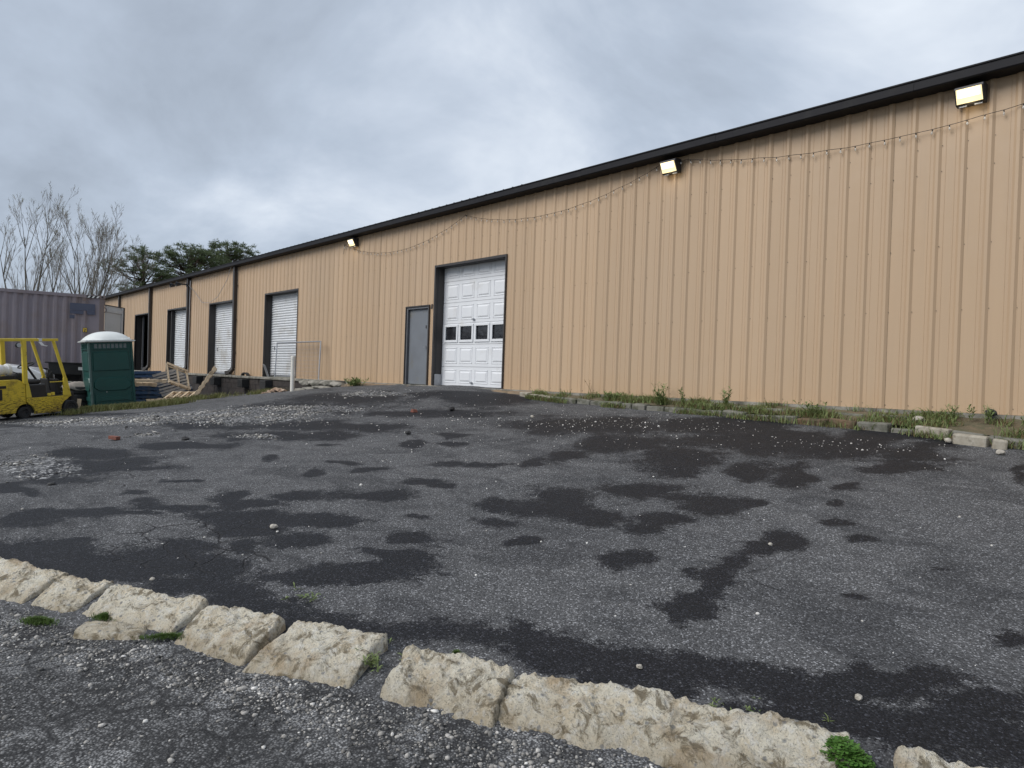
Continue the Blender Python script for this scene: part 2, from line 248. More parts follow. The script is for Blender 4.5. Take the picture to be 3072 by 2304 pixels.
def asphalt_mat():
    m,t,p=newmat('old_asphalt'); P=coord(t,True)
    def at(n): return N(t,'ShaderNodeAttribute',attribute_name=n).outputs['Fac']
    wet=at('wet'); gr=at('gravel'); ck=at('crack')
    nA=noi(t,P,2.6,5,.62,.6); nB=noi(t,P,13,4,.65)
    wv=mth(t,'ADD',wet,mth(t,'MULTIPLY',mth(t,'SUBTRACT',nA,.5),.7)); wv=mth(t,'ADD',wv,mth(t,'MULTIPLY',mth(t,'SUBTRACT',nB,.5),.95))
    nC=noi(t,P,85,3,.7); nD=noi(t,P,32,3,.7); wv=mth(t,'ADD',wv,mth(t,'MULTIPLY',mth(t,'SUBTRACT',nD,.5),.6))
    wv=mth(t,'ADD',wv,mth(t,'MULTIPLY',mth(t,'SUBTRACT',nC,.5),1.2))
    wm=ramp(t,wv,[(.36,0),(.46,.5),(.60,1)])
    big=noi(t,P,.45,5,.6,.4); mid=noi(t,P,3.5,5,.6)
    dry=mixc(t,ramp(t,big,[(.3,0),(.7,1)]),(.080,.081,.084),(.112,.112,.114))
    dry=mixc(t,ramp(t,mid,[(.35,0),(.75,1)]),dry,(.068,.069,.072))
    dry=mixc(t,ramp(t,noi(t,coord(t,True,(1.0,1.7,1)),.95,7,.68,.8),[(.50,0),(.60,.55)]),dry,(.036,.037,.040))
    c=mixc(t,wm,dry,(.0125,.013,.0155))
    # aggregate specks
    vo=N(t,'ShaderNodeTexVoronoi',i_Scale=125.0); LK(t,P,vo.inputs['Vector']); sp=N(t,'ShaderNodeSeparateColor'); LK(t,vo.outputs['Color'],sp.inputs[0])
    spk=ramp(t,sp.outputs[0],[(.0,.45),(.5,.92),(.80,1.2),(.91,2.0),(1,3.9)])
    spw=mixc(t,wm,spk,ramp(t,sp.outputs[0],[(.0,.4),(.6,1.0),(.88,1.6),(.95,3.0),(1,5.0)]))
    c=mixc(t,1.0,c,spw,'MULTIPLY')
    # light stone fines in the gravel spill
    v2=N(t,'ShaderNodeTexVoronoi',i_Scale=38.0); LK(t,P,v2.inputs['Vector']); s2=N(t,'ShaderNodeSeparateColor'); LK(t,v2.outputs['Color'],s2.inputs[0])
    gcol=ramp(t,s2.outputs[1],[(0,.05),(.35,.10),(.6,.22),(1,.5)])
    gm=ramp(t,mth(t,'ADD',gr,mth(t,'MULTIPLY',mth(t,'SUBTRACT',noi(t,P,4,6,.7),.5),1.5)),[(.45,0),(.7,1)])
    gm2=mth(t,'MULTIPLY',gm,ramp(t,s2.outputs[0],[(.5,0),(.62,1)]))
    c=mixc(t,gm2,c,gcol)
    # cracks
    wv3=N(t,'ShaderNodeTexNoise',i_Scale=1.6,i_Detail=5.0); LK(t,P,wv3.inputs['Vector'])
    off=N(t,'ShaderNodeVectorMath',operation='MULTIPLY_ADD'); LK(t,wv3.outputs['Color'],off.inputs[0]); off.inputs[1].default_value=(.55,.55,.0); LK(t,P,off.inputs[2])
    def crack(scale,w0,w1):
        v=N(t,'ShaderNodeTexVoronoi',feature='DISTANCE_TO_EDGE',voronoi_dimensions='2D',i_Scale=scale); LK(t,off.outputs[0],v.inputs['Vector']); return ramp(t,v.outputs['Distance'],[(w0,1),(w1,0)])
    c1=mth(t,'MULTIPLY',crack(3.0,.010,.032),ramp(t,mth(t,'ADD',ck,mth(t,'MULTIPLY',mth(t,'SUBTRACT',noi(t,P,1.3,3),.5),1.2)),[(.30,0),(.45,1)]))
    c2=mth(t,'MULTIPLY',crack(.5,.001,.005),ramp(t,noi(t,P,.9,4,.6),[(.54,0),(.64,.7)]))
    cm=mth(t,'MAXIMUM',c1,c2)
    c=mixc(t,mth(t,'MULTIPLY',cm,.85),c,(.016,.016,.017))
    LK(t,c,p.inputs['Base Color'])
    LK(t,ramp(t,wm,[(0,.95),(1,.72)]),p.inputs['Roughness']); p.inputs['Specular IOR Level'].default_value=.22
    h=mth(t,'SUBTRACT',mth(t,'MULTIPLY',vo.outputs['Distance'],-.35),mth(t,'MULTIPLY',cm,2.2)); h=mth(t,'ADD',h,mth(t,'MULTIPLY',noi(t,P,45,4,.7),.6))
    bump(t,p,h,.7,.008)
    return m
def road_mat():
    m,t,p=newmat('worn_road'); P=coord(t,True)
    v=N(t,'ShaderNodeTexVoronoi',i_Scale=95.0,i_Randomness=1.0); LK(t,P,v.inputs['Vector']); s=N(t,'ShaderNodeSeparateColor'); LK(t,v.outputs['Color'],s.inputs[0])
    st=ramp(t,s.outputs[0],[(0,.035),(.4,.075),(.7,.14),(1,.30)]); st2=ramp(t,s.outputs[1],[(0,.16),(.5,.27),(1,.45)])
    pt=ramp(t,mth(t,'ADD',noi(t,P,3.2,4,.55,.4),mth(t,'MULTIPLY',mth(t,'SUBTRACT',noi(t,P,30,3),.5),.22)),[(.48,0),(.60,1)])
    c=mixc(t,pt,st,st2); c=mixc(t,ramp(t,v.outputs['Distance'],[(.35,0),(.62,.85)]),c,(.025,.025,.026))
    c=mixc(t,ramp(t,noi(t,P,1.1,4),[(.35,.45),(.6,0)]),c,(.03,.031,.033))
    wn=N(t,'ShaderNodeTexNoise',i_Scale=4.0,i_Detail=4.0); LK(t,P,wn.inputs['Vector'])
    of=N(t,'ShaderNodeVectorMath',operation='MULTIPLY_ADD'); LK(t,wn.outputs['Color'],of.inputs[0]); of.inputs[1].default_value=(.16,.16,0); LK(t,P,of.inputs[2])
    vc=N(t,'ShaderNodeTexVoronoi',feature='DISTANCE_TO_EDGE',voronoi_dimensions='2D',i_Scale=5.5); LK(t,of.outputs[0],vc.inputs['Vector'])
    ckm=mth(t,'MULTIPLY',ramp(t,vc.outputs['Distance'],[(.03,1),(.12,0)]),ramp(t,noi(t,P,1.7,3),[(.42,0),(.55,1)]))
    c=mixc(t,mth(t,'MULTIPLY',ckm,.8),c,(.022,.022,.023))
    LK(t,c,p.inputs['Base Color']); p.inputs['Roughness'].default_value=.9; p.inputs['Specular IOR Level'].default_value=.25
    bump(t,p,mth(t,'ADD',mth(t,'MULTIPLY',v.outputs['Distance'],-1.0),mth(t,'MULTIPLY',noi(t,P,120,3),.4)),.7,.006)
    return m
M={}
M['asphalt']=asphalt_mat(); M['road']=road_mat()
M['earth']=pm('bare_earth',(.16,.13,.09),(.09,.10,.05),.15,.95,bs=6,bstr=.5,bd=.05,world=True)
def rng(a,b,s): return list(np.arange(a,b,s))
gx=np.array(rng(-62,-26,.6)+rng(-26,-9,.11)+rng(-9,1.5,.055)+rng(1.5,14.1,.6)); gy=np.array(rng(-20,-12.5,.6)+rng(-12.5,-5,.055)+rng(-5,.30,.075))
X,Y=np.meshgrid(gx,gy,indexing='ij'); nx,ny=X.shape
def grid_faces(mask):
    i,j=np.meshgrid(np.arange(nx-1),np.arange(ny-1),indexing='ij'); m=mask[:-1,:-1]&mask[1:,1:]&mask[1:,:-1]&mask[:-1,1:]
    i=i[m]; j=j[m]; return np.stack([i*ny+j,(i+1)*ny+j,(i+1)*ny+j+1,i*ny+j+1],1)
def compact(V,F,*A):
    u,inv=np.unique(F,return_inverse=True); return V[u],inv.reshape(F.shape),[a[u] for a in A]
D=kd(X,Y); sm=np.clip((D+.02)/.50,0,1); sm=sm*sm*(3-2*sm); Z=(tz(X,Y)+lump(X,Y))*(1-sm)+(roadz(X,Y)-.01)*sm
dc=np.hypot(X,Y+10.69); nf=np.clip((dc-4)/4,0,1); wx=nf*.34*fbm(X,Y,1.6,5)+(1-nf)*.13*fbm(X,Y,5,5); wy=nf*.30*fbm(X+31,Y+7,1.6,5)+(1-nf)*.13*fbm(X+31,Y+7,5,5); wet=blobs(X+wx,Y+wy,WET,1.6)*(1.12-.12*nf)+.34*(nf*fbm(X+5,Y+3,2.2,5)+(1-nf)*fbm(X+5,Y+3,6,5)); grv=blobs(X,Y,GRAVEL); crk=blobs(X,Y,CRACK,2)
# damp band where the lot drains against the kerb
kx=np.exp(-((D+.22+.3*fbm(X,Y,1.1,3))/.20)**2); wet=np.maximum(wet,.8*kx+.25*fbm(X,Y,3,4))
V,F,(a,b,c)=compact(np.stack([X.ravel(),Y.ravel(),Z.ravel()],1),grid_faces(D<.5),wet.ravel(),grv.ravel(),crk.ravel())
o=npmesh('asphalt_lot',V,F,M['asphalt'],None,True,{'wet':a,'gravel':b,'crack':c}); tag(o,'patchy old asphalt lot with damp stains and cracks','lot',kind='structure')
V,F,_=compact(np.stack([X.ravel(),Y.ravel(),roadz(X,Y).ravel()],1),grid_faces(D>.34))
o=npmesh('worn_road',V,F,M['road'],None,True); tag(o,'worn grey road of exposed stones below the kerb','road',kind='structure')
o=B().add([(-900,-900,-1.75),(900,-900,-1.75),(900,900,-1.75),(-900,900,-1.75)],[(0,1,2,3)]).obj('ground',M['earth']); tag(o,'open ground reaching to the horizon','ground',kind='structure')
# ------------------------------------------------------------------ kerb of rough stones
def kerb_mat():
    m,t,p=newmat('kerb_stone'); P=coord(t,True)
    a=noi(t,P,6,7,.66,.6); b=noi(t,P,26,6,.72,.3); c=noi(t,P,2.6,5,.62,.5); d=noi(t,P,11,8,.75,.8)
    col=mixc(t,ramp(t,a,[(.36,0),(.60,1)]),(.80,.69,.51),(.93,.87,.72))
    col=mixc(t,ramp(t,b,[(.50,0),(.60,.75)]),col,(.93,.90,.82))
    col=mixc(t,ramp(t,c,[(.52,0),(.62,.6)]),col,(.46,.31,.16))
    col=mixc(t,ramp(t,noi(t,P,95,5,.75),[(.55,0),(.64,.8)]),col,(.22,.20,.16))
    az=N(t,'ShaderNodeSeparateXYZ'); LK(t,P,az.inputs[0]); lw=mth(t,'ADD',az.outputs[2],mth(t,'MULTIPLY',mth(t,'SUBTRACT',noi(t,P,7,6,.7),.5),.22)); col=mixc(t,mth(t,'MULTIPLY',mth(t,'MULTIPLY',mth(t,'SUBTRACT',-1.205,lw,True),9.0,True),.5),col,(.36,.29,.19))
    col=mixc(t,ramp(t,d,[(.51,0),(.60,.85)]),col,(.20,.16,.10))
    v=N(t,'ShaderNodeTexVoronoi',i_Scale=34.0); LK(t,P,v.inputs['Vector']); s=N(t,'ShaderNodeSeparateColor'); LK(t,v.outputs['Color'],s.inputs[0])
    col=mixc(t,mth(t,'MULTIPLY',ramp(t,s.outputs[0],[(.86,0),(.9,1)]),ramp(t,mth(t,'ADD',v.outputs['Distance'],mth(t,'MULTIPLY',b,.4)),[(.45,.7),(.6,0)])),col,(.24,.25,.26))
    LK(t,col,p.inputs['Base Color']); p.inputs['Roughness'].default_value=.95; p.inputs['Specular IOR Level'].default_value=.2
    h=mth(t,'ADD',mth(t,'MULTIPLY',noi(t,P,26,8,.75),1.4),mth(t,'MULTIPLY',noi(t,P,110,4,.75),.7)); bump(t,p,h,1.0,.03)
    return m
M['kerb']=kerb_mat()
def rough_slab(name,corners,ztop,depth,mat,parent,nu=34,nv=20,amp=.02,seed=0,edge=.16,prof=None):
    """corners: far-left, far-right, near-right, near-left; ztop the four heights"""
    fl,fr,nr,nl=[Vector((c[0],c[1],z)) for c,z in zip(corners,ztop)]
    V=[];F=[]
    for i in range(nu+1):
        u=i/nu
        for j in range(nv+1):
            v=j/nv; p=(fl*(1-u)+fr*u)*(1-v)+(nl*(1-u)+nr*u)*v
            if prof:
                for (v0,z0),(v1,z1) in zip(prof[:-1],prof[1:]):
                    if v0<=v<=v1: p.z=z0+(z1-z0)*(v-v0)/(v1-v0)+(ztop[0]*(1-u)+ztop[1]*u); break
            du=min(u,1-u)*(fr-fl).length; dv=min(v,1-v)*(nl-fl).length
            wob=noise.noise(Vector((p.x*9+seed,p.y*9,seed)))*.03
            d=max(0,min(du,dv)+wob*.5); on=(i in(0,nu)) or (j in(0,nv))
            drop=depth if on else (0 if d>edge else ((edge-d)/edge)**2.6*depth*.55)
            q=Vector((p.x,p.y,0)); n1=noise.fractal(q*4.5+Vector((seed*3,0,seed)),.75,2.0,5)*amp+noise.fractal(q*17+Vector((0,0,seed)),.6,2.0,5)*amp*.55-abs(noise.noise(q*9+Vector((seed,3,0))))*amp*.5
            sx=noise.noise(q*6+Vector((0,0,seed+9)))*.03; sy=noise.noise(q*6+Vector((40,0,seed+9)))*.03
            V.append((p.x+sx,p.y+sy,p.z-drop+n1*(0 if on else 1)))
    k=nv+1
    for i in range(nu):
        for j in range(nv): F.append((i*k+j,i*k+j+1,(i+1)*k+j+1,(i+1)*k+j))
    b=B(); b.v=V; b.f=F
    return b.obj(name,mat,parent,smooth=True)
ker=empty('stone_kerb',(-3.5,-8.9,-1.3)); tag(ker,'broken row of pale rough kerb stones between lot and road','kerb')
# along the kerb: start, end (m from K0), width at start and end, back-edge offset
KS=[(-4.30,-3.16,.42,.44,.00),(-3.13,-2.06,.44,.40,.00),(-2.045,-1.64,.38,.36,.01),(-1.60,-.83,.36,.33,.02),(-.79,-.24,.46,.43,.01),(-.19,.44,.52,.46,.0),(.555,1.175,.40,.44,.045),(1.165,2.64,.44,.40,.03),(2.80,3.36,.42,.42,.04),(3.38,4.2,.42,.42,.0)]
inv=Matrix.Translation((3.5,8.9,1.3))
def kp(t_,d_): p=K0+KD*t_+KN*d_; return (p[0],p[1])
for i,(a,e,w0,w1,bk) in enumerate(KS):
    dz=random.uniform(-.010,.010); sk=random.uniform(-.03,.03)
    flat=i<6
    pr=[(0,0),(.08,.010),(.55,-.045),(.84,-.10),(1.001,-.165)] if flat else [(0,0),(.10,.012),(.45,-.035),(.8,-.10),(1.001,-.165)]
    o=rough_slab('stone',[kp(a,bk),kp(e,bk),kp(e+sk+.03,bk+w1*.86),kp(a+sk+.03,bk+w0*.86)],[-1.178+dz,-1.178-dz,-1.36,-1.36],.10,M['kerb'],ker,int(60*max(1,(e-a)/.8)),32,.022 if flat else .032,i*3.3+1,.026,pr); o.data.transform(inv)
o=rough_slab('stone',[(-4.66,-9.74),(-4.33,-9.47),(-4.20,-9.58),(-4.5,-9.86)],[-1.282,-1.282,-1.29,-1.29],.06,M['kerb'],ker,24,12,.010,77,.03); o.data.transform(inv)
# ------------------------------------------------------------------ loose stones
def ico():
    b=bmesh.new(); bmesh.ops.create_icosphere(b,subdivisions=1,radius=1); V=np.array([v.co[:] for v in b.verts]); F=np.array([[v.index for v in f.verts] for f in b.faces]); b.free(); return V,F
IV,IF=ico()
def stones(name,P,S,C,mat,flat=.6):
    n=len(P); k=len(IV)
    J=IV[None]*(1+np.random.uniform(-.32,.32,(n,k,1))); sc=np.stack([S*np.random.uniform(.7,1.3,n),S*np.random.uniform(.6,1.1,n),S*flat*np.random.uniform(.6,1.2,n)],1)
    J=J*sc[:,None]; a=np.random.uniform(0,6.28,n); ca,sa=np.cos(a)[:,None],np.sin(a)[:,None]
    x=J[...,0]*ca-J[...,1]*sa; y=J[...,0]*sa+J[...,1]*ca; J=np.stack([x,y,J[...,2]],2)+P[:,None]
    F=(IF[None]+(np.arange(n)*k)[:,None,None]).reshape(-1,3)
    return npmesh(name,J.reshape(-1,3),F,mat,None,False,{'tone':np.repeat(C,k)})
def stone_mat():
    m,t,p=newmat('loose_stone'); a=N(t,'ShaderNodeAttribute',attribute_name='tone').outputs['Fac']
    c=ramp(t,a,[(0,(.03,.031,.033)),(.25,(.09,.09,.09)),(.5,(.22,.21,.195)),(.75,(.42,.40,.37)),(1,(.74,.72,.68))]); c=mixc(t,ramp(t,noi(t,coord(t,True),60,4),[(.4,0),(.8,.5)]),c,(.12,.11,.09))
    LK(t,c,p.inputs['Base Color']); p.inputs['Roughness'].default_value=.9; bump(t,p,noi(t,coord(t,True),120,3),.4,.004); return m
M['stone']=stone_mat()
def in_blob(lst,n):
    out=[]
    tot=np.array([abs(l[2]*l[5]-l[3]*l[4]) for l in lst]); tot/=tot.sum()
    for l,k in zip(lst,(tot*n).astype(int)):
        r=np.random.normal(0,.55,(k,2)); out.append(np.stack([l[0]+l[2]*r[:,0]+l[4]*r[:,1],l[1]+l[3]*r[:,0]+l[5]*r[:,1]],1))
    return np.concatenate(out)
def clump(p,s=1.3,th=.5):
    keep=np.array([noise.noise(Vector((x*s,y*s,3.3)))*.5+.5+random.uniform(-.12,.12)>th for x,y in p]); return p[keep]
g=clump(in_blob(GRAVEL,11000),2.1,.54); g=g[(kd(g[:,0],g[:,1])<-.3)&(g[:,1]<-.4)]
s=np.clip(np.random.lognormal(math.log(.013),.4,len(g)),.007,.045)
P3=np.column_stack([g,tz(g[:,0],g[:,1])+lump(g[:,0],g[:,1])+s*.25]); o=stones('gravel_spill',P3,s,np.clip(np.random.normal(.52,.27,len(g)),.03,1),M['stone']); tag(o,'pale loose gravel spilled across the left of the lot','gravel',kind='stuff')
g=clump(in_blob(SCATTER,800),1.1,.42); h=np.column_stack([np.random.uniform(-16,-.5,1700),np.random.uniform(-9.8,-.6,1700)]); h=h[np.random.rand(len(h))<np.clip(.25+.06*(h[:,1]+8),.12,.7)]
g=np.concatenate([g,h]); g=g[(kd(g[:,0],g[:,1])<-.35)&(g[:,1]<-.95)]
s=np.clip(np.random.lognormal(math.log(.0052),.5,len(g)),.003,.022)
P3=np.column_stack([g,tz(g[:,0],g[:,1])+lump(g[:,0],g[:,1])+s*.3]); o=stones('scattered_pebbles',P3,s,np.clip(np.random.normal(.92,.12,len(g)),.4,1),M['stone'],.75); tag(o,'small white pebbles scattered over the asphalt','pebbles',kind='stuff')
# road gravel near the kerb foot and over the worn surface
u=np.random.uniform(-3.6,4.2,8000); v=np.concatenate([np.abs(np.random.normal(.34,.12,5500))+.22,np.random.uniform(.4,2.6,2500)])
g=K0[None]+u[:,None]*KD[None]+v[:,None]*KN[None]
s=np.clip(np.random.lognormal(math.log(.0058),.42,len(g)),.0028,.022); big=np.random.rand(len(g))<.004; s[big]*=1.9
tone=np.clip(np.random.normal(.43,.22,len(g)),0,1); pt=np.array([noise.noise(Vector((a*3.4,b*3.4,8)))>.10 for a,b in g]); tone[pt]=np.clip(tone[pt]+.2,0,1)
P3=np.column_stack([g,roadz(g[:,0],g[:,1])+s*.2]); o=stones('road_gravel',P3,s,tone,M['stone'],.7); tag(o,'loose grey and black gravel lying on the worn road','gravel',kind='stuff')
def chunk(name,loc,size,col,label,cat,seed=0,sub=2,group=None):
    b=bmesh.new(); bmesh.ops.create_icosphere(b,subdivisions=sub,radius=1)
    for q in b.verts:
        d=1+noise.noise(q.co*1.3+Vector((seed,0,0)))*.35+noise.noise(q.co*4+Vector((seed,0,0)))*.12
        q.co=Vector((q.co.x*size[0]*d,q.co.y*size[1]*d,q.co.z*size[2]*d))
    me=bpy.data.meshes.new(name); b.to_mesh(me); b.free(); me.materials.append(col)
    o=bpy.data.objects.new(name,me); o.location=loc; o.rotation_euler[2]=seed; link(o); return tag(o,label,cat,group)
M['tar']=pm('asphalt_lump',(.03,.03,.032),(.05,.05,.05),20,.95,bs=60,bstr=.8,bd=.01)
M['redbrick']=pm('red_brick',(.22,.075,.05),(.14,.06,.045),14,.9,bs=70,bstr=.4)
M['palerock']=pm('pale_rock',(.46,.43,.38),(.30,.27,.22),12,.9,bs=50,bstr=.6,bd=.01)
def on(x,y,dz=0): return (x,y,tz1(x,y)+dz)
o=B().box((0,0,0),(.17,.085,.055)).obj('brick',M['redbrick'],bevel=.006); o.location=on(-12.65,-7.81,.04); o.rotation_euler=(0,.05,.5); tag(o,'red brick lying on the left asphalt beside the gravel','brick')
o=B().add([(-.06,-.045,-.03),(.05,-.05,-.03),(.07,.045,-.03),(-.05,.05,-.03),(-.05,-.03,.03),(.03,-.04,.035),(.045,.03,.03),(-.04,.04,.025)],[(0,1,2,3),(4,5,6,7),(0,1,5,4),(1,2,6,5),(2,3,7,6),(3,0,4,7)]).obj('brick_piece',M['redbrick'],bevel=.005); o.location=on(-10.86,-3.18,.03); tag(o,'small dark red brick fragment on damp asphalt before the garage door','brick')
chunk('asphalt_lump',on(-11.65,-7.03,.03),(.06,.05,.035),M['tar'],'black asphalt lump on the left asphalt right of the brick','rubble',1.2)
chunk('asphalt_lump',on(-10.41,-2.64,.04),(.08,.06,.045),M['tar'],'black asphalt lump in front of the garage door','rubble',2.1)
chunk('asphalt_lump',on(-8.95,-4.6,.03),(.045,.04,.03),M['tar'],'small black asphalt lump mid lot below the garage door','rubble',3.7)
for i,(x,y,r,l) in enumerate([(-8.5,-2.35,.035,'pale stone on damp asphalt right of the garage door'),(-2.55,-1.12,.05,'fist sized pale stone beside the block border at right'),(-1.95,-1.45,.045,'tan stone on asphalt near the white border block'),(-1.2,-7.37,.020,'white stone on the dark damp asphalt at lower right'),(-2.06,-7.86,.016,'white stone on asphalt beside the middle of the kerb'),(-2.45,-5.75,.018,'white stone on the dark patch at centre right'),(-5.6,-8.2,.03,'white stone left of centre on the cracked asphalt'),(-5.0,-9.3,.02,'flat white stone beside the kerb at lower left')]):
    chunk('loose_rock',on(x,y,r*.5),(r,r*.85,r*.7),M['palerock'],l,'stone',i*1.7)
# ------------------------------------------------------------------ warehouse
def wall_mat():
    m,t,p=newmat('tan_metal_cladding'); P=coord(t,True); Ps=coord(t,True,(9,9,.35)); Pf=coord(t,True,(40,40,.5))
    c=mixc(t,ramp(t,noi(t,Ps,1.0,5,.6),[(.3,0),(.72,1)]),(.485,.345,.220),(.455,.325,.210))
    c=mixc(t,ramp(t,noi(t,P,.35,4,.6),[(.35,0),(.7,.6)]),c,(.47,.35,.24))
    c=mixc(t,ramp(t,noi(t,Pf,1.0,4,.7),[(.60,0),(.76,.28)]),c,(.28,.21,.155))
    sz=N(t,'ShaderNodeSeparateXYZ'); LK(t,P,sz.inputs[0])
    low=ramp(t,mth(t,'ADD',sz.outputs[2],mth(t,'MULTIPLY',mth(t,'SUBTRACT',noi(t,P,2.2,5,.6),.5),.9)),[(.0,.75),(.42,0)])
    c=mixc(t,mth(t,'MULTIPLY',low,.3),c,(.47,.31,.175))
    oi=N(t,'ShaderNodeObjectInfo'); c=mixc(t,1.0,c,ramp(t,oi.outputs['Random'],[(0,.94),(1,1.04)]),'MULTIPLY')
    LK(t,c,p.inputs['Base Color']); LK(t,ramp(t,noi(t,P,4,4),[(.3,.42),(.7,.6)]),p.inputs['Roughness']); p.inputs['Specular IOR Level'].default_value=.4
    bump(t,p,noi(t,coord(t,True,(1,1,.6)),7,3),.10,.006)
    return m
M['wall']=wall_mat()
M['brown']=pm('dark_brown_trim',(.030,.026,.026),(.042,.037,.035),3,.5,bstr=.05,world=True)
M['gutter']=pm('dark_gutter_metal',(.011,.011,.014),(.016,.016,.019),2,.62,bstr=.06,world=True,spec=.2,dirt=(.028,.028,.027),dscale=3,damt=(.55,.8))
M['dark']=pm('unlit_interior',(.035,.035,.036),(.05,.05,.05),1,.95,bstr=0)  # darkness of the open bay put into a near-black wall colour
M['slat']=pm('white_rollup_steel',(.66,.68,.70),(.60,.62,.64),4,.38,bstr=.04,dirt=(.40,.38,.34),dscale=1.5,damt=(.50,.78))
M['white']=pm('white_door_paint',(.72,.735,.755),(.67,.685,.71),2.5,.45,bstr=.05,dirt=(.48,.46,.42),dscale=1.3,damt=(.56,.9))
M['greydoor']=pm('grey_steel_door',(.17,.185,.205),(.145,.155,.172),2.5,.45,bstr=.05,dirt=(.16,.14,.09),dscale=1.8,damt=(.55,.85))
M['greyframe']=pm('grey_door_frame',(.12,.125,.135),(.09,.092,.10),5,.5,bstr=.05)
M['glass']=pm('dark_window_glass',(.012,.013,.016),(.03,.03,.033),9,.08,bs=8,bstr=.25,bd=.01)
M['conc']=pm('old_concrete',(.30,.285,.25),(.19,.18,.155),5,.95,bs=30,bstr=.6,bd=.01,world=True,dirt=(.07,.07,.055),dscale=2.5,damt=(.45,.7))
M['metal']=pm('galvanised_steel',(.42,.43,.45),(.32,.33,.35),9,.42,metal=.8,bstr=.05)
M['rubber']=pm('black_rubber',(.016,.016,.017),(.03,.03,.03),7,.85,bs=40,bstr=.4)
SEAM=-12.86; XL,XR=-58.0,7.0; EAVE=4.44
OPEN=[(-43.0,-40.3,3.03,'open'),(-37.1,-34.3,3.03,'roll'),(-31.2,-28.5,3.0,'roll'),(-25.33,-22.63,3.03,'roll'),(-15.93,-14.89,2.06,'man'),(-14.62,-11.92,3.04,'garage')]
bld=empty('warehouse',(-25,0,0)); tag(bld,'long tan metal clad warehouse with dark gutter and dock doors','building'); OB=Vector((25,0,0))
def bpart(b,name,mat,parent=None,**k):
    if parent is None: b.v=[tuple(Vector(v)+OB) for v in b.v]; return b.obj(name,mat,bld,**k)
    return b.obj(name,mat,parent,**k)
def prof(u):      # outward projection of the cladding at distance u from the seam
    d=(u+.1524)%.3048-.1524; a=abs(d)
    if a<=.018: return .026
    if a<=.050: return .026*(1-(a-.018)/.032)
    if abs(a-.095)<=.006: return .0035
    return 0.
KN_=sorted({round(q,4) for k in range(0,4) for q in [k*.3048+x for x in(-.15,-.103,-.101,-.089,-.087,-.050,-.018,.018,.050,.087,.089,.101,.103,.15)] if .045<=q<=.9144+.055})
def panel_mesh(xa,xb,z0,z1,u0):
    """cladding sheet between world xa and xb; u0 seam position"""
    us=[xa-u0]+[q for q in KN_ if xa-u0+1e-4<q<xb-u0-1e-4]+[xb-u0]
    b=B(); n=len(us)
    for z in(z0,z1):
        for q in us: b.v.append((u0+q,-prof(q)-.001,z))
    for i in range(n-1): b.f.append((i,i+1,n+i+1,n+i))
    return b
full=None; k=math.floor((XL-SEAM)/.9144); 
while SEAM+k*.9144<XR:
    u0=SEAM+k*.9144; a=u0+.0502; e=u0+.9144+.0505; k+=1
    cuts=[(o0,o1,h) for o0,o1,h,_ in OPEN if o1>a and o0<e]
    if not cuts:
        if full is None:
            b=panel_mesh(a,e,-.03,EAVE,u0); b.v=[(x-u0,y,z) for x,y,z in b.v]; full=b.obj('wall_panel',M['wall'],bld,fix=False); full.location=(u0+25,random.uniform(-.0015,.0015),0)
        else: inst('wall_panel',full.data,bld,(u0+25,random.uniform(-.004,.003),0))
        continue
    b=B(); xs=sorted({a,e,*[min(max(c,a),e) for q in cuts for c in q[:2]]})
    for s0,s1 in zip(xs[:-1],xs[1:]):
        if s1-s0<.004: continue
        mid=(s0+s1)/2; h=[q[2] for q in cuts if q[0]<mid<q[1]]
        q=panel_mesh(s0,s1,h[0] if h else -.03,EAVE,u0); b.add(q.v,q.f)
    bpart(b,'wall_panel',M['wall'],fix=False)
# inner sheathing (closes the gaps, with the openings left out), interior behind the open bay
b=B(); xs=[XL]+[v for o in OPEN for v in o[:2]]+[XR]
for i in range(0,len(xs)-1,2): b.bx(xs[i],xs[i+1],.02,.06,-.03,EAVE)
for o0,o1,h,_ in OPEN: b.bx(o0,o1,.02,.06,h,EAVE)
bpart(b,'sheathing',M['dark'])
bpart(B().bx(XL,XL+.05,.06,24,-.03,EAVE).bx(XR-.05,XR,.06,24,-.03,EAVE).bx(XL,XR,24,24.05,-.03,EAVE),'end_wall',M['wall'])
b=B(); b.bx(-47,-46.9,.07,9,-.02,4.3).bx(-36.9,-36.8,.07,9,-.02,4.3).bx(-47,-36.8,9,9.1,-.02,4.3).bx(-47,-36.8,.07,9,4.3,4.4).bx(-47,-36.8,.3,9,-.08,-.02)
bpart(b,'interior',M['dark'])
bpart(B().box((-41.6,.32,1.5),(.06,.05,3.0)).box((-42.7,.32,1.5),(.05,.08,3.0)),'door_track',M['metal'])
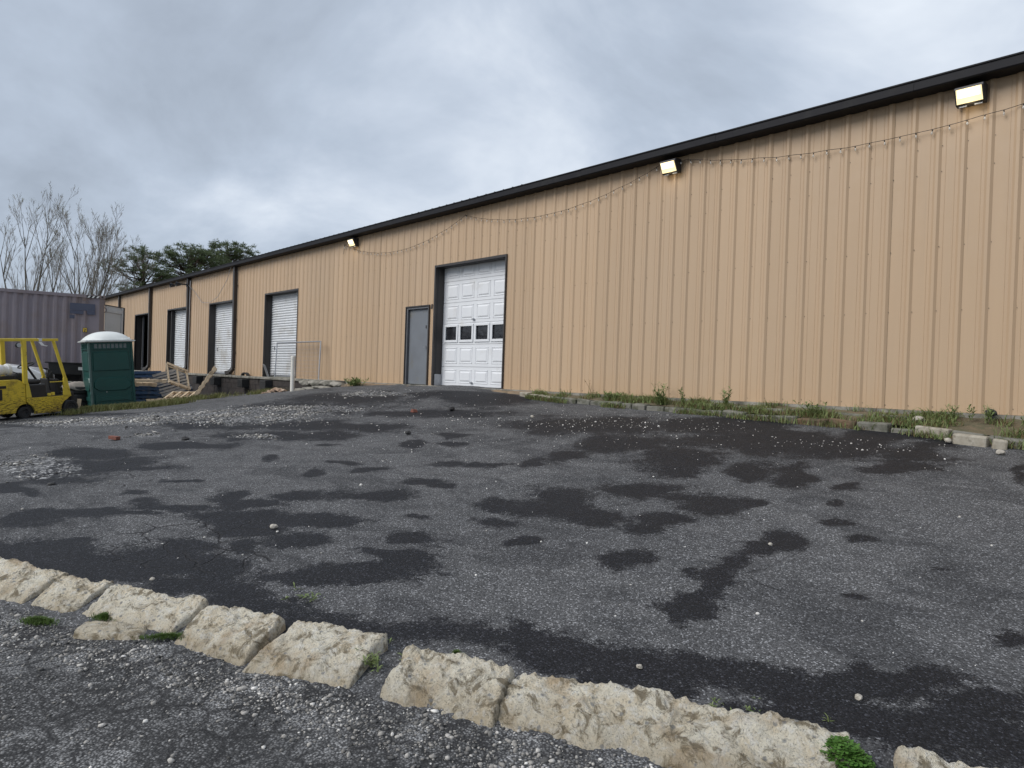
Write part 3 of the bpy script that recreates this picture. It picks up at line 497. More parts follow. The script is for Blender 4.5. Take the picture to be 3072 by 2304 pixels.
# roof sheet with rib ends, gutter, soffit
b=B(); b.add([(XL-.2,-.22,4.485),(XR,-.22,4.485),(XR,12.5,5.54),(XL-.2,12.5,5.54),(XR,25,4.485),(XL-.2,25,4.485)],[(0,1,2,3),(3,2,4,5)]); bpart(b,'roof',M['gutter'])
b=B()
for i in range(int((XR-XL)/.3048)):
    x=XL+.15+i*.3048; h=.032 if -26<x<-11 else .014
    b.add([(x-.03,-.27,4.495),(x+.03,-.27,4.495),(x+.012,-.27,4.495+h),(x-.012,-.27,4.495+h),(x-.03,1.2,4.615),(x+.03,1.2,4.615),(x+.012,1.2,4.615+h),(x-.012,1.2,4.615+h)],[(0,1,2,3),(0,1,5,4),(1,2,6,5),(2,3,7,6),(3,0,4,7)])
bpart(b,'roof_rib',M['gutter'])
x=XL-.25
while x<XR:
    x1=min(x+3.05,XR); dz=random.uniform(-.004,.004)
    g=B().prism([(0,0),(0,.02),(-.02,.02)],0,1); 
    P_=[(-.005,4.355),(-.27,4.355),(-.285,4.37),(-.285,4.475),(-.30,4.487),(-.30,4.505),(-.28,4.505),(-.26,4.47),(-.005,4.47)]
    g=B(); n=len(P_)
    for xx in(x+.002,x1-.002):
        for y,z in P_: g.v.append((xx,y,z+dz))
    for i in range(n): g.f.append((i,(i+1)%n,n+(i+1)%n,n+i))
    g.f.append(tuple(range(n))); g.f.append(tuple(range(2*n-1,n-1,-1)))
    bpart(g,'gutter',M['gutter']); x=x1
# concrete sill under the cladding
def sill():
    b=B(); xs=np.arange(-19.0,XR,.25)
    for x0 in xs:
        d=.02*noise.noise(Vector((x0*2,0,0))); b.bx(x0,x0+.25,-.10-d*.8,.02,-.75,-.032+d*.25)
    bpart(b,'foundation',M['conc'])
sill()
bpart(B().bx(-19,XR,.03,.5,-.75,-.04),'floor_slab',M['conc'])
# openings: trim, leaves
DEP=.25
def trim(o0,o1,h,wd=.055,dp=DEP):
    b=B(); b.bx(o0-wd,o0,-.042,.0,-.02,h+wd).bx(o1,o1+wd*.6,-.042,.0,-.02,h+wd).bx(o0,o1,-.042,.0,h,h+wd)
    b.bx(o0-.012,o0+.0,.0,dp+.1,-.02,h).bx(o1,o1+.012,.0,dp+.1,-.02,h).bx(o0,o1,.0,dp+.1,h,h+.012)
    return bpart(b,'door_trim',M['brown'])
curt=None
def curtain_mesh(w,h):
    b=B(); pitch=.092; nn=int(h/pitch*8); 
    for i in range(nn+1):
        z=h*i/nn; ph=(z/pitch)%1; y=-.042*abs(math.sin(math.pi*ph))**.6; zc=z
        for x in(0,w): b.v.append((x,y,zc))
    for i in range(nn): b.f.append((2*i,2*i+1,2*i+3,2*i+2))
    return b
for o0,o1,h,kind in OPEN:
    if kind=='man': continue
    t=trim(o0,o1,h)
    if kind=='roll':
        c=curtain_mesh(o1-o0+.08,h+.02)
        c.v=[(x+o0-.04,y+DEP+.02,z+.0) for x,y,z in c.v]; q=bpart(c,'rollup_door',M['slat'],smooth=True,fix=False)
        bar=B().bx(o0+.0,o1,DEP-.03,DEP+.03,.0,.07); bar.v=[tuple(Vector(v)+OB) for v in bar.v]; bar.obj('bottom_bar',M['metal'],q)
        lc=B().box((o0+.35,DEP-.02,1.05),(.05,.03,.12)); lc.v=[tuple(Vector(v)+OB) for v in lc.v]; lc.obj('latch',M['metal'],q)
# sectional garage door
gd=B().bx(-14.75,-11.8,DEP+.05,DEP+.08,-.02,3.25); gd=bpart(gd,'garage_door',M['white'])
ZS=[-.02,.478,1.046,1.588,2.129,2.683,3.23]
def frustum(b,x0,x1,z0,z1,y,out,ins):
    b.add([(x0,y,z0),(x1,y,z0),(x1,y,z1),(x0,y,z1),(x0+ins,y-out,z0+ins),(x1-ins,y-out,z0+ins),(x1-ins,y-out,z1-ins),(x0+ins,y-out,z1-ins)],[(4,5,6,7),(0,1,5,4),(1,2,6,5),(2,3,7,6),(3,0,4,7)])
for r in range(6):
    z0,z1=ZS[r]+.004,ZS[r+1]-.004; b=B(); y=DEP+random.uniform(-.004,.004)
    cols=[-14.49+.62*i for i in range(5)]; cols=[c for c in cols if c<-12.1]
    if r==2:
        # frame strips around four panes
        zz0,zz1=z0+.10,z1-.07
        b.bx(-14.74,-11.81,y,y+.05,z0,zz0).bx(-14.74,-11.81,y,y+.05,zz1,z1)
        ed=[-14.74]+[v for c in cols for v in(c,c+.48)]+[-11.81]
        for i in range(0,len(ed),2): b.bx(ed[i],ed[i+1],y,y+.05,zz0,zz1)
    else:
        b.bx(-14.74,-11.81,y,y+.05,z0,z1)
        for c in cols:
            h0,h1=z0+.075,z1-.075
            # sunk moulding line around a raised field
            for (a0,a1,c0,c1) in((c,c+.50,h0,h0+.022),(c,c+.50,h1-.022,h1),(c,c+.022,h0,h1),(c+.478,c+.50,h0,h1)): frustum(b,a0,a1,c0,c1,y-.0005,.009,.008)
            frustum(b,c+.045,c+.455,h0+.045,h1-.045,y-.0005,.016,.03)
    b.v=[tuple(Vector(v)+OB) for v in b.v]; sec=b.obj('section',M['white'],gd)
    if r==2:
        for c in cols:
            f=B(); 
            for (a0,a1,c0,c1) in((c-.045,c+.525,zz0-.05,zz0+.012),(c-.045,c+.525,zz1-.012,zz1+.045),(c-.045,c+.014,zz0,zz1),(c+.466,c+.525,zz0,zz1)): f.bx(a0,a1,y-.022,y-.0008,c0,c1)
            f.v=[tuple(Vector(v)+OB) for v in f.v]; f.obj('window_frame',M['white'],gd,bevel=.005)
            g=B().bx(c,c+.48,y+.02,y+.028,zz0,zz1); g.v=[tuple(Vector(v)+OB) for v in g.v]; g.obj('pane',M['glass'],gd)
for z in(1.62,.03):
    b=B().box((-13.35,DEP-.03,z+.05),(.10,.03,.025)).box((-13.35,DEP-.015,z+.05),(.02,.04,.05)); b.v=[tuple(Vector(v)+OB) for v in b.v]; b.obj('handle',M['metal'],gd)
b=B().bx(-14.74,-11.81,DEP-.012,DEP+.03,-.035,-.012); b.v=[tuple(Vector(v)+OB) for v in b.v]; b.obj('bottom_seal',M['rubber'],gd)
bpart(B().bx(-14.619,-14.600,.012,.235,-.03,.27),'jamb_patch',M['metal'])
# personnel door
o0,o1,h,_=OPEN[4]
b=B().bx(o0-.03,o0,-.045,.12,-.03,h+.03).bx(o1,o1+.03,-.045,.12,-.03,h+.03).bx(o0,o1,-.045,.12,h,h+.03); bpart(b,'door_trim',M['brown'])
b=B().bx(o0,o0+.055,-.02,.13,-.03,h).bx(o1-.055,o1,-.02,.13,-.03,h).bx(o0+.055,o1-.055,-.02,.13,h-.055,h); bpart(b,'door_frame',M['greyframe'],bevel=.006)
b=B().bx(o0+.058,o1-.058,.05,.095,-.015,h-.058); b.v=[tuple(Vector(v)+OB) for v in b.v]; dr=b.obj('door',M['greydoor'],bld,bevel=.004)
b=B().box((o1-.13,.02,.98),(.02,.07,.02)).box((o1-.16,-.01,.98),(.10,.02,.022)); b.v=[tuple(Vector(v)+OB) for v in b.v]; b.obj('handle',M['metal'],dr)
b=B().box((o1-.20,.045,1.52),(.035,.012,.08)); b.v=[tuple(Vector(v)+OB) for v in b.v]; b.obj('peephole_plate',M['brown'],dr)
bpart(B().box((-14.735,-.045,2.03),(.045,.02,.13),Matrix.Rotation(.12,3,'Y')),'number_plate',M['brown'])
# cladding screws: too small to pick apart
b=B()
for zrow,dark in((.035,0),(1.35,0),(2.22,0),(3.25,1),(3.62,0)):
    i0=int((XL-SEAM)/.3048)
    for i in range(i0,int((XR-SEAM)/.3048)):
        for off in(.055,):
            x=SEAM+i*.3048+off
            if any(a-.03<x<e+.03 and zrow<hh for a,e,hh,_ in OPEN) or x<-24: continue
            if random.random()<.15: continue
            z=zrow+random.uniform(-.012,.012); b.box((x,-.006,z),(.008,.010,.008))
q=bpart(b,'screw',M['brown']); q['kind']='stuff'
# downspouts
def downspout(x,mat=M['brown'],w=.105):
    b=B(); s=w*.5
    pts=[(x,-.12,4.42),(x,-.11,4.30),(x,-.075,.42),(x-.0,-.085,.25),(x-.10,-.16,.10),(x-.30,-.26,.045)]
    for p,q in zip(pts[:-1],pts[1:]): b.bar(p,q,w,w*.85,(0,1,0) if abs(p[2]-q[2])>.01 else (0,0,1))
    bpart(b,'downspout',mat,bevel=.008)
    st=B()
    for z in(3.6,2.2,.9): st.bx(x-w*.75,x+w*.75,-.135,-.03,z,z+.035)
    bpart(st,'downspout_strap',mat)
for x in(-28.18,-33.85,-39.95,-46.2): downspout(x,w=.15)
bpart(B().tube([(-33.72,-.07,4.25),(-33.72,-.07,.5),(-33.72,-.06,.02)],.022,6),'conduit',M['metal'])
bpart(B().bx(-44.65,-44.0,-.05,.0,1.2,1.85).bx(-44.6,-44.05,-.055,-.05,1.25,1.8),'notice_panel',M['white'])
# ------------------------------------------------------------------ wall lights
M['lens']=emis('lit_lens',(1.0,.82,.46),.46); M['led']=emis('lit_led_panel',(1.0,.92,.70),1.1); M['fixture']=pm('black_fixture',(.015,.016,.02),(.025,.025,.03),6,.5,bstr=.1)
def wall_light(x,z,label,s=.74):
    r=empty('wall_light',(x,-.035,z)); tag(r,label,'wall light','wall pack lights under the eave')
    w=.20*s
    b=B()   # housing: side profile (out from the wall, height)
    poly=[(0,-.16),(-.13,-.155),(-.15,-.135),(-.275,.095),(-.265,.135),(-.20,.165),(0,.175)]
    n=len(poly); b.v=[(sx*(w+.02),y*s,zz_*s) for sx in(-1,1) for y,zz_ in poly]
    b.f=[tuple(range(n)),tuple(range(2*n-1,n-1,-1))]+[(i,(i+1)%n,n+(i+1)%n,n+i) for i in range(n)]
    b.obj('housing',M['fixture'],r,bevel=.008)
    a=Vector((0,-.152,-.130))*s; c=Vector((0,-.272,.092))*s; nrm=Vector((0,-.24,-.12)).normalized()*.012
    q=B().add([(-w,*(a+nrm)[1:]),(w,*(a+nrm)[1:]),(w*.98,*(c+nrm)[1:]),(-w*.98,*(c+nrm)[1:]),(-w,*a[1:]),(w,*a[1:]),(w*.98,*c[1:]),(-w*.98,*c[1:])],[(0,1,2,3),(0,1,5,4),(1,2,6,5),(2,3,7,6),(3,0,4,7)]); q.obj('lens',M['lens'],r)
    a2=a.lerp(c,.40)+nrm*1.25; c2=a.lerp(c,.95)+nrm*1.25
    B().add([(-w*.86,*a2[1:]),(w*.86,*a2[1:]),(w*.86,*c2[1:]),(-w*.86,*c2[1:])],[(0,1,2,3)]).obj('led_panel',M['led'],r,fix=False)
    for sg in(-1,1): B().box((sg*w*.6,-.09*s,-.165*s),(.09,.03,.02)).obj('latch',M['metal'],r)
    B().box((0,.016,0),(.12,.03,.12)).obj('mount',M['fixture'],r)
    ld=bpy.data.lights.new('wall_light_glow','POINT'); ld.energy=.55; ld.color=(1,.82,.52); ld.shadow_soft_size=.12; lo_=bpy.data.objects.new('wall_light_glow',ld); lo_.location=(0,-.17*s,-.20*s); link(lo_,r)
    return r
wall_light(-2.71,4.17,'lit black wall light nearest the right edge under the gutter')
wall_light(-7.40,4.17,'lit black wall light in the middle of the string light run',.74)
wall_light(-18.78,4.18,'lit black wall light farthest along the wall, left end of the string lights')
# ------------------------------------------------------------------ string lights
M['cable']=pm('black_cable',(.015,.014,.013),(.02,.02,.02),5,.7,bstr=0)
def bulb_mat():
    m,t,p=newmat('clear_bulb'); p.inputs['Base Color'].default_value=(.85,.83,.78,1); p.inputs['Roughness'].default_value=.08; p.inputs['Transmission Weight'].default_value=.55; p.inputs['IOR'].default_value=1.3; return m
M['bulb']=bulb_mat()
HK=[(-19.42,4.19),(-13.44,4.21),(-7.69,4.27),(-7.11,4.26),(-.35,4.24)]; SAG=[.53,.44,.01,.41]
r=empty('string_lights',(-19.42,-.06,4.19)); tag(r,'unlit string of clear bulbs swagged along the upper wall','string lights')
pts=[]
for (a,za),(c,zc),sg in zip(HK[:-1],HK[1:],SAG):
    for i in range(24):
        t_=i/24; pts.append(Vector((a+(c-a)*t_,-.062-.01*math.sin(t_*40),za+(zc-za)*t_-4*sg*t_*(1-t_)+.006*math.sin(t_*70))))
pts.append(Vector((HK[-1][0],-.062,HK[-1][1]))); o0v=Vector((-19.42,-.06,4.19))
B().tube([p-o0v for p in pts],0.004,5).tube([(0,0,0),(-.02,0,-.12),(-.05,0,-.27)],.006,5).obj('cable',M['cable'],r)
sk=B().lathe([(.011,0),(.014,-.01),(.013,-.045),(.009,-.05)],(0,0,0),n=6); bl=B().lathe([(.010,-.045),(.022,-.075),(.023,-.095),(.013,-.12),(.001,-.128)],(0,0,0),n=7)
acc=0; first=None
for p,q in zip(pts[:-1],pts[1:]):
    l=(q-p).length; 
    while acc<l:
        c=p+(q-p)*(acc/l)-o0v; rot=(random.uniform(-.15,.15),random.uniform(-.25,.25),random.uniform(0,3))
        if first is None: first=(sk.obj('socket',M['cable'],r),bl.obj('bulb',M['bulb'],r,smooth=True)); s_,b_=first; s_.location=c; b_.location=c; s_.rotation_euler=rot; b_.rotation_euler=rot
        else: inst('socket',first[0].data,r,c,rot,(.58,)*3); inst('bulb',first[1].data,r,c,rot,(.58,)*3)
        acc+=.205
    acc-=l
for x,z in HK[:2]+HK[4:]:
    B().tube([(x+19.42,.06,z-4.19+.01),(x+19.42,0,z-4.19+.01),(x+19.42,0,z-4.19+.03)],.007,5).obj('hook',M['cable'],r)
o=B().tube([(-28.35,-.16,4.62),(-28.3,-.22,4.42),(-28.9,-.15,3.9),(-30.0,-.13,3.25),(-31.0,-.12,3.06),(-31.9,-.12,3.12),(-33.0,-.12,3.7),(-33.7,-.15,4.02)],.009,5).obj('hanging_wire',M['metal']); tag(o,'thin slack wire hanging from the gutter to the flood lamp','wire')
r=empty('flood_lamp',(-33.9,-.1,4.05)); tag(r,'dark old twin flood lamp on a bracket beside a downspout','lamp')
B().box((0,-.02,.0),(.16,.12,.16)).bar((0,0,.03),(-.75,-.35,.05),.05,.05).bar((0,0,.0),(.35,-.45,-.02),.05,.05).obj('bracket',M['fixture'],r)
B().lathe([(.05,.0),(.10,-.16),(.11,-.20),(.09,-.2)],(-.8,-.35,.0),'y',12).obj('lamp_head',M['fixture'],r); B().lathe([(.05,.0),(.10,-.16),(.11,-.20),(.09,-.2)],(.38,-.45,-.05),'y',12).obj('lamp_head',M['fixture'],r)
# ------------------------------------------------------------------ loading dock
M['dockblock']=pm('painted_dock_block',(.030,.025,.023),(.050,.040,.036),2.2,.9,bs=35,bstr=.6,bd=.01,world=True,dirt=(.012,.011,.011),dscale=1.6,damt=(.5,.68))
M['dockdark']=pm('dock_mortar',(.028,.024,.023),(.04,.035,.033),6,.95,bstr=.3,world=True)
dk=empty('loading_dock',(-30,-.3,-1)); tag(dk,'low dark block loading dock below the roll up doors','loading dock'); OD=Vector((30,.3,1))
def dpart(b,name,mat,**k): b.v=[tuple(Vector(v)+OD) for v in b.v]; return b.obj(name,mat,dk,**k)
dpart(B().bx(-58,-19.1,-.33,-.005,-1.7,-.11),'core',M['dockdark'])
x=-58.0
while x<-19.2:
    x1=min(x+random.uniform(1.6,2.6),-19.15); d=random.uniform(-.012,.012)
    dpart(B().bx(x+.004,x1-.004,-.395+d,-.04,-.112,-.022+d*.5).bx(x+.004,x1-.004,-.04,.3,-.112,-.024),'cap_slab',M['conc'],bevel=.018); x=x1
blk=None
for row in range(5):
    for c in range(58):
        x0=-42.4+c*.405+(.2 if row%2 else 0); z0=-.32-row*.205
        if x0>-19.6 or z0+.2<tz1(x0,-.4)-.1: continue
        if row==0 and x0>-20.2: continue
        if blk is None: blk=B().box((.1975,0,.0975),(.395,.10,.195)).obj('block',M['dockblock'],dk,bevel=.01,seg=1); blk.location=Vector((x0,-.295,z0))+OD
        else:
            q=inst('block',blk.data,dk,Vector((x0,-.295+random.uniform(-.008,.006),z0))+OD); q.rotation_euler=(0,random.uniform(-.008,.008),random.uniform(-.01,.01))
for x in(-42.6,-40.6,-36.9,-34.7,-31.05,-28.95,-26.05,-23.95):
    w=.46
    q=dpart(B().bx(x-w/2,x+w/2,-.62,-.346,-.46,-.135),'dock_bumper',M['rubber'],bevel=.02)
    b=B()
    for zz_ in(-.40,-.33,-.26,-.19): b.bx(x-w/2-.004,x+w/2+.004,-.628,-.60,zz_-.022,zz_+.022)
    dpart(b,'bumper_rib',M['rubber'])
# broken stones where the dock runs out into the ramp
for i,(x,y,z,s) in enumerate([(-20.9,-.45,-.16,(.34,.2,.10)),(-20.2,-.45,-.14,(.38,.22,.11)),(-19.5,-.42,-.13,(.36,.2,.10)),(-18.9,-.42,-.14,(.30,.2,.09)),(-20.4,-.75,-.36,(.42,.22,.06)),(-19.7,-.85,-.30,(.36,.24,.06)),(-19.1,-.8,-.24,(.5,.2,.05)),(-19.9,-1.15,-.37,(.25,.18,.04))]):
    chunk('stone_slab',(x,y,z),s,M['conc'],['dark stone under the mesh gate, leftmost of the dock end','mossy stone at the dock end behind the white pipe','mossy stone right of the white pipe at the dock end','small grey stone at the dock end nearest the weeds','pale flat slab right of the white pipe foot','pale flat slab leaning on the dock end stones','long pale slab at the right of the dock end rubble','thin pale slab in front of the dock end rubble'][i],'stone',i*.0+.02*i,2)
def pile(name,c,r,n,mat,label,cat,smin,smax,h=.12):
    b=B()
    for i in range(n):
        a=random.uniform(0,6.28); d=abs(random.gauss(0,.45)); px=c[0]+math.cos(a)*d*r[0]; py=c[1]+math.sin(a)*d*r[1]; s=random.uniform(smin,smax)
        z=tz1(px,py)+max(0,(1-d))*h*random.uniform(.3,1)+s*.1
        rot=Matrix.Rotation(random.uniform(0,3),3,'Z')@Matrix.Rotation(random.uniform(-.5,.5),3,'X')@Matrix.Rotation(random.uniform(-.5,.5),3,'Y'); b.box((px,py,z),(s,s*random.uniform(.4,.8),s*random.uniform(.25,.5)),rot)
    o=b.obj(name,mat,bevel=.006,seg=1); tag(o,label,cat,kind='stuff'); return o
M['rubble']=pm('brick_rubble',(.32,.20,.13),(.42,.34,.27),7,.95,bs=40,bstr=.5,world=True)
pile('brick_rubble',(-20.4,-1.7,0),(.75,.35),90,M['rubble'],'small heap of broken brick left of the white pipe','rubble',.05,.16)
pile('paper_litter',(-22.6,-.75,0),(.5,.25),8,M['palerock'],'few pale scraps lying at the foot of the dock','rubble',.06,.12,.02)
o=B().add([(0,0,0),(.16,0,0),(.05,-.12,.42),(-.2,-.1,.46),(.0,.02,0),(.16,.02,0),(.05,-.10,.43),(-.2,-.08,.47)],[(0,1,2,3),(4,5,6,7),(0,1,5,4),(1,2,6,5),(2,3,7,6),(3,0,4,7)]).obj('metal_flap',M['metal']); o.location=(-25.0,-.02,-.02); tag(o,'bent grey sheet metal flap leaning in the nearest roll up doorway','scrap')
b=B()
for i in range(13):
    a0=math.pi*i/12
    b.v+=[(math.cos(a0)*.30,-.06,math.sin(a0)*.13),(math.cos(a0)*.30,.06,math.sin(a0)*.13),(math.cos(a0)*.24,.06,math.sin(a0)*.09),(math.cos(a0)*.24,-.06,math.sin(a0)*.09)]
    if i:
        n0=(i-1)*4; n1=i*4
        for k in range(4): b.f.append((n0+k,n0+(k+1)%4,n1+(k+1)%4,n1+k))
o=b.obj('tyre_piece',M['rubber']); o.location=(-26.6,-.2,-.02); tag(o,'half tyre lying on the dock edge between two roll up doors','tyre')
# apron strip and block border along the wall
M['apron']=pm('tan_apron',(.27,.185,.105),(.20,.15,.10),3,.95,bs=25,bstr=.7,bd=.012,world=True,dirt=(.08,.07,.055),dscale=4,damt=(.48,.66))
o=rough_slab('apron',[(-18.6,.02),(-10.3,.02),(-10.55,-.36),(-18.7,-.50)],[-.036,-.036,-.075,-.13],.10,M['apron'],None,120,8,.012,5,.06); tag(o,'crumbling tan concrete apron in front of the doors',kind='structure')
M['soil']=pm('mossy_soil',(.13,.10,.065),(.085,.085,.045),5,1,bs=30,bstr=.8,bd=.02,world=True,dirt=(.16,.12,.075),dscale=6,damt=(.5,.66))
BL=[(-10.9,-.36),(-10.3,-.46),(-7.4,-.58),(-4.7,-.73),(-2.9,-.83),(-1.9,-.88),(1,-1.0),(7,-1.2)]
def bline(x):
    for (a,ya),(c,yc) in zip(BL[:-1],BL[1:]):
        if x<=c: return ya+(yc-ya)*(x-a)/(c-a)
    return BL[-1][1]
b=B(); xs=np.arange(-10.9,7,.12)
for x in xs:
    y1=bline(x)
    for j in range(7):
        v=j/6; y=-.09*(1-v)+(y1+.06)*v; z=-.075*(1-v)+(tz1(x,y1)+.085)*v+.02*noise.noise(Vector((x*3,y*5,1)))+.012*noise.noise(Vector((x*11,y*13,1)))
        b.v.append((x,y,z))
for i in range(len(xs)-1):
    for j in range(6): b.f.append((i*7+j,i*7+j+1,i*7+8+j,i*7+7+j))
o=b.obj('planting_strip',M['soil'],smooth=True); tag(o,'narrow weedy soil strip along the wall foot','soil',kind='structure')
M['bgrey']=pm('grey_border_block',(.20,.19,.165),(.12,.12,.10),6,.95,bs=35,bstr=.6,bd=.01,world=True,dirt=(.045,.05,.025),dscale=5,damt=(.48,.66))
M['bbrown']=pm('brown_border_block',(.15,.095,.055),(.10,.075,.05),6,.95,bs=35,bstr=.6,bd=.01,world=True,dirt=(.04,.045,.025),dscale=5,damt=(.5,.7))
M['bwhite']=pm('whitewashed_block',(.40,.37,.31),(.25,.22,.17),8,.9,bs=35,bstr=.5,bd=.01,world=True,dirt=(.12,.10,.07),dscale=7,damt=(.52,.7))
bd=empty('block_border',(-5,-.7,-.3)); tag(bd,'uneven row of weathered blocks edging the weedy strip','border'); OO=Vector((5,.7,.3))
x=-10.85
while x<6.5:
    l=random.uniform(.26,.46); xm=x+l/2; y=bline(xm); zt=tz1(xm,y); hh=random.uniform(.05,.115)
    mt=M['bwhite'] if (-10.9<x<-10.0 or random.random()<.05) else (M['bbrown'] if -4.6<x<-2.6 and random.random()<.7 else M['bgrey'])
    if random.random()<.12 and x>-9: x+=l*.6; continue
    sl=(bline(x+l)-bline(x))/l
    b=B().box((0,0,0),(l-.02,.16,hh+.2)); o=b.obj('block',mt,bd,bevel=.022,seg=2); o.location=Vector((xm,y,zt+hh-(hh+.2)/2))+OO; o.rotation_euler=(random.uniform(-.14,.14),random.uniform(-.06,.06)+.02,math.atan(sl)+random.uniform(-.09,.09)); x+=l
for x,y,l,mt in((-6.3,-.33,.5,'bgrey'),(-5.75,-.34,.5,'bgrey'),(-5.2,-.36,.5,'bgrey'),(-4.6,-.38,.55,'bgrey'),(-4.0,-.36,.4,'bgrey'),(-3.45,-.38,.45,'bgrey')):
    o=B().box((0,0,0),(l,.14,.2)).obj('block',M[mt],bd,bevel=.02); o.location=Vector((x,y,-.205+random.uniform(-.015,.015)))+OO; o.rotation_euler=(random.uniform(-.05,.05),random.uniform(-.03,.03),random.uniform(-.05,.05)-.03)
o=B().box((0,0,0),(.36,.13,.16)).obj('block',M['bwhite'],bd,bevel=.022); o.location=Vector((-2.33,-1.06,-.345))+OO; o.rotation_euler=(.05,.04,-.08)
o=B().box((0,0,0),(.15,.12,.14)).obj('block',M['bwhite'],bd,bevel=.025); o.location=Vector((-2.03,-1.10,-.36))+OO; o.rotation_euler=(.0,.1,.2)
chunk('dark_rock',(-2.33,-.2,-.01),(.085,.06,.05),M['tar'],'black rock on the concrete edge at the far right','stone',5.5)
chunk('pale_rock',(-3.05,-.55,-.14),(.09,.07,.05),M['palerock'],'pale rock in the weedy strip at right','stone',4.5)
# ------------------------------------------------------------------ plants
def leaf_mat(name,c1,c2,rough=.6):
    m,t,p=newmat(name); P=coord(t,True); oi=N(t,'ShaderNodeObjectInfo')
    c=mixc(t,ramp(t,noi(t,P,9,3),[(.3,0),(.7,1)]),c1,c2); LK(t,c,p.inputs['Base Color']); p.inputs['Roughness'].default_value=rough; p.inputs['Specular IOR Level'].default_value=.3
    tr=N(t,'ShaderNodeBsdfTranslucent'); LK(t,c,tr.inputs[0]); ms=N(t,'ShaderNodeMixShader',i_0=.25); out=[n for n in t.nodes if n.type=='OUTPUT_MATERIAL'][0]
    LK(t,p.outputs[0],ms.inputs[1]); LK(t,tr.outputs[0],ms.inputs[2]); LK(t,ms.outputs[0],out.inputs[0]); return m
M['grass']=leaf_mat('grass_blades',(.12,.15,.045),(.21,.19,.085)); M['weed']=leaf_mat('weed_leaves',(.15,.215,.07),(.24,.28,.12)); M['drygrass']=leaf_mat('dry_stems',(.25,.19,.10),(.17,.12,.06)); M['clover']=leaf_mat('clover_leaves',(.06,.155,.025),(.10,.20,.04)); M['moss']=leaf_mat('moss_green',(.09,.15,.03),(.06,.10,.02))
def blades(P,H,W,lean=.5):
    n=len(P); a=np.random.uniform(0,6.28,n); d=np.stack([np.cos(a),np.sin(a),np.zeros(n)],1); sd_=np.stack([-np.sin(a),np.cos(a),np.zeros(n)],1)
    ln=np.random.uniform(.1,lean,n)[:,None]; H=H[:,None]; W=W[:,None]; up=np.array([0,0,1.])
    m1=P+d*ln*H*.35+up*H*.55; tip=P+d*ln*H*1.1+up*H*.95
    V=np.stack([P-sd_*W,P+sd_*W,m1+sd_*W*.8,m1-sd_*W*.8,tip],1).reshape(-1,3)
    b=np.arange(n)[:,None]*5; F=np.concatenate([b+[0,1,2],b+[0,2,3],b+[3,2,4]]); return V,F
def grass(name,P,h,wd,mat,label,lean=.9):
    n=len(P); V,F=blades(P,h*np.random.uniform(.4,1.25,n),np.full(n,wd)*np.random.uniform(.6,1.3,n),lean); o=npmesh(name,V,F,mat); tag(o,label,'grass',kind='stuff'); return o
def scatter_line(a,b,n,wd,clumpy=.5,zfun=None):
    t_=np.random.uniform(0,1,n); p=np.stack([a[0]+(b[0]-a[0])*t_,a[1]+(b[1]-a[1])*t_],1)+np.random.normal(0,wd,(n,2))
    keep=np.array([noise.noise(Vector((x*2.3,y*2.3,1.1)))*.5+.5+random.uniform(-.1,.1)>clumpy for x,y in p]); p=p[keep]
    return np.column_stack([p,tz(p[:,0],p[:,1])])
g=np.concatenate([scatter_line((-23.0,-6.3),(-20.2,-4.5),6500,.20,.36),scatter_line((-23.6,-3.6),(-22.6,-2.6),2200,.35,.45),scatter_line((-21.9,-6.9),(-22.6,-6.1),500,.2,.4)])
grass('grass_strip',g,.17,.008,M['grass'],'uneven grass edging the lot before the green toilet and pallets')
g=scatter_line((-22.3,-1.4),(-21.3,-1.5),900,.22,.2); grass('grass_tuft',g,.16,.007,M['grass'],'bright grass tuft at the foot of the dock left of the pipe')
P_=[]
for i in range(26000):
    x=random.uniform(-10.6,-.3); y1=bline(x); y=random.uniform(y1-.20,-.12); 
    if noise.noise(Vector((x*1.9,y*2.2,4)))*.5+.5+random.uniform(-.1,.1)<.53: continue
    v=min(1,max(0,(y+.09)/(y1+.15))); z=-.075*(1-v)+(tz1(x,y1)+.085)*v if y>y1 else tz1(x,y)
    P_.append((x,y,z))
P_=np.array(P_); k=np.random.rand(len(P_))<.45
grass('wall_foot_grass',P_[~k],.115,.006,M['weed'],'low green weeds along the soil strip at the wall foot',1.6); grass('dry_wall_foot_grass',P_[k],.09,.004,M['drygrass'],'dry brown stalks among the weeds along the wall foot',1.8)
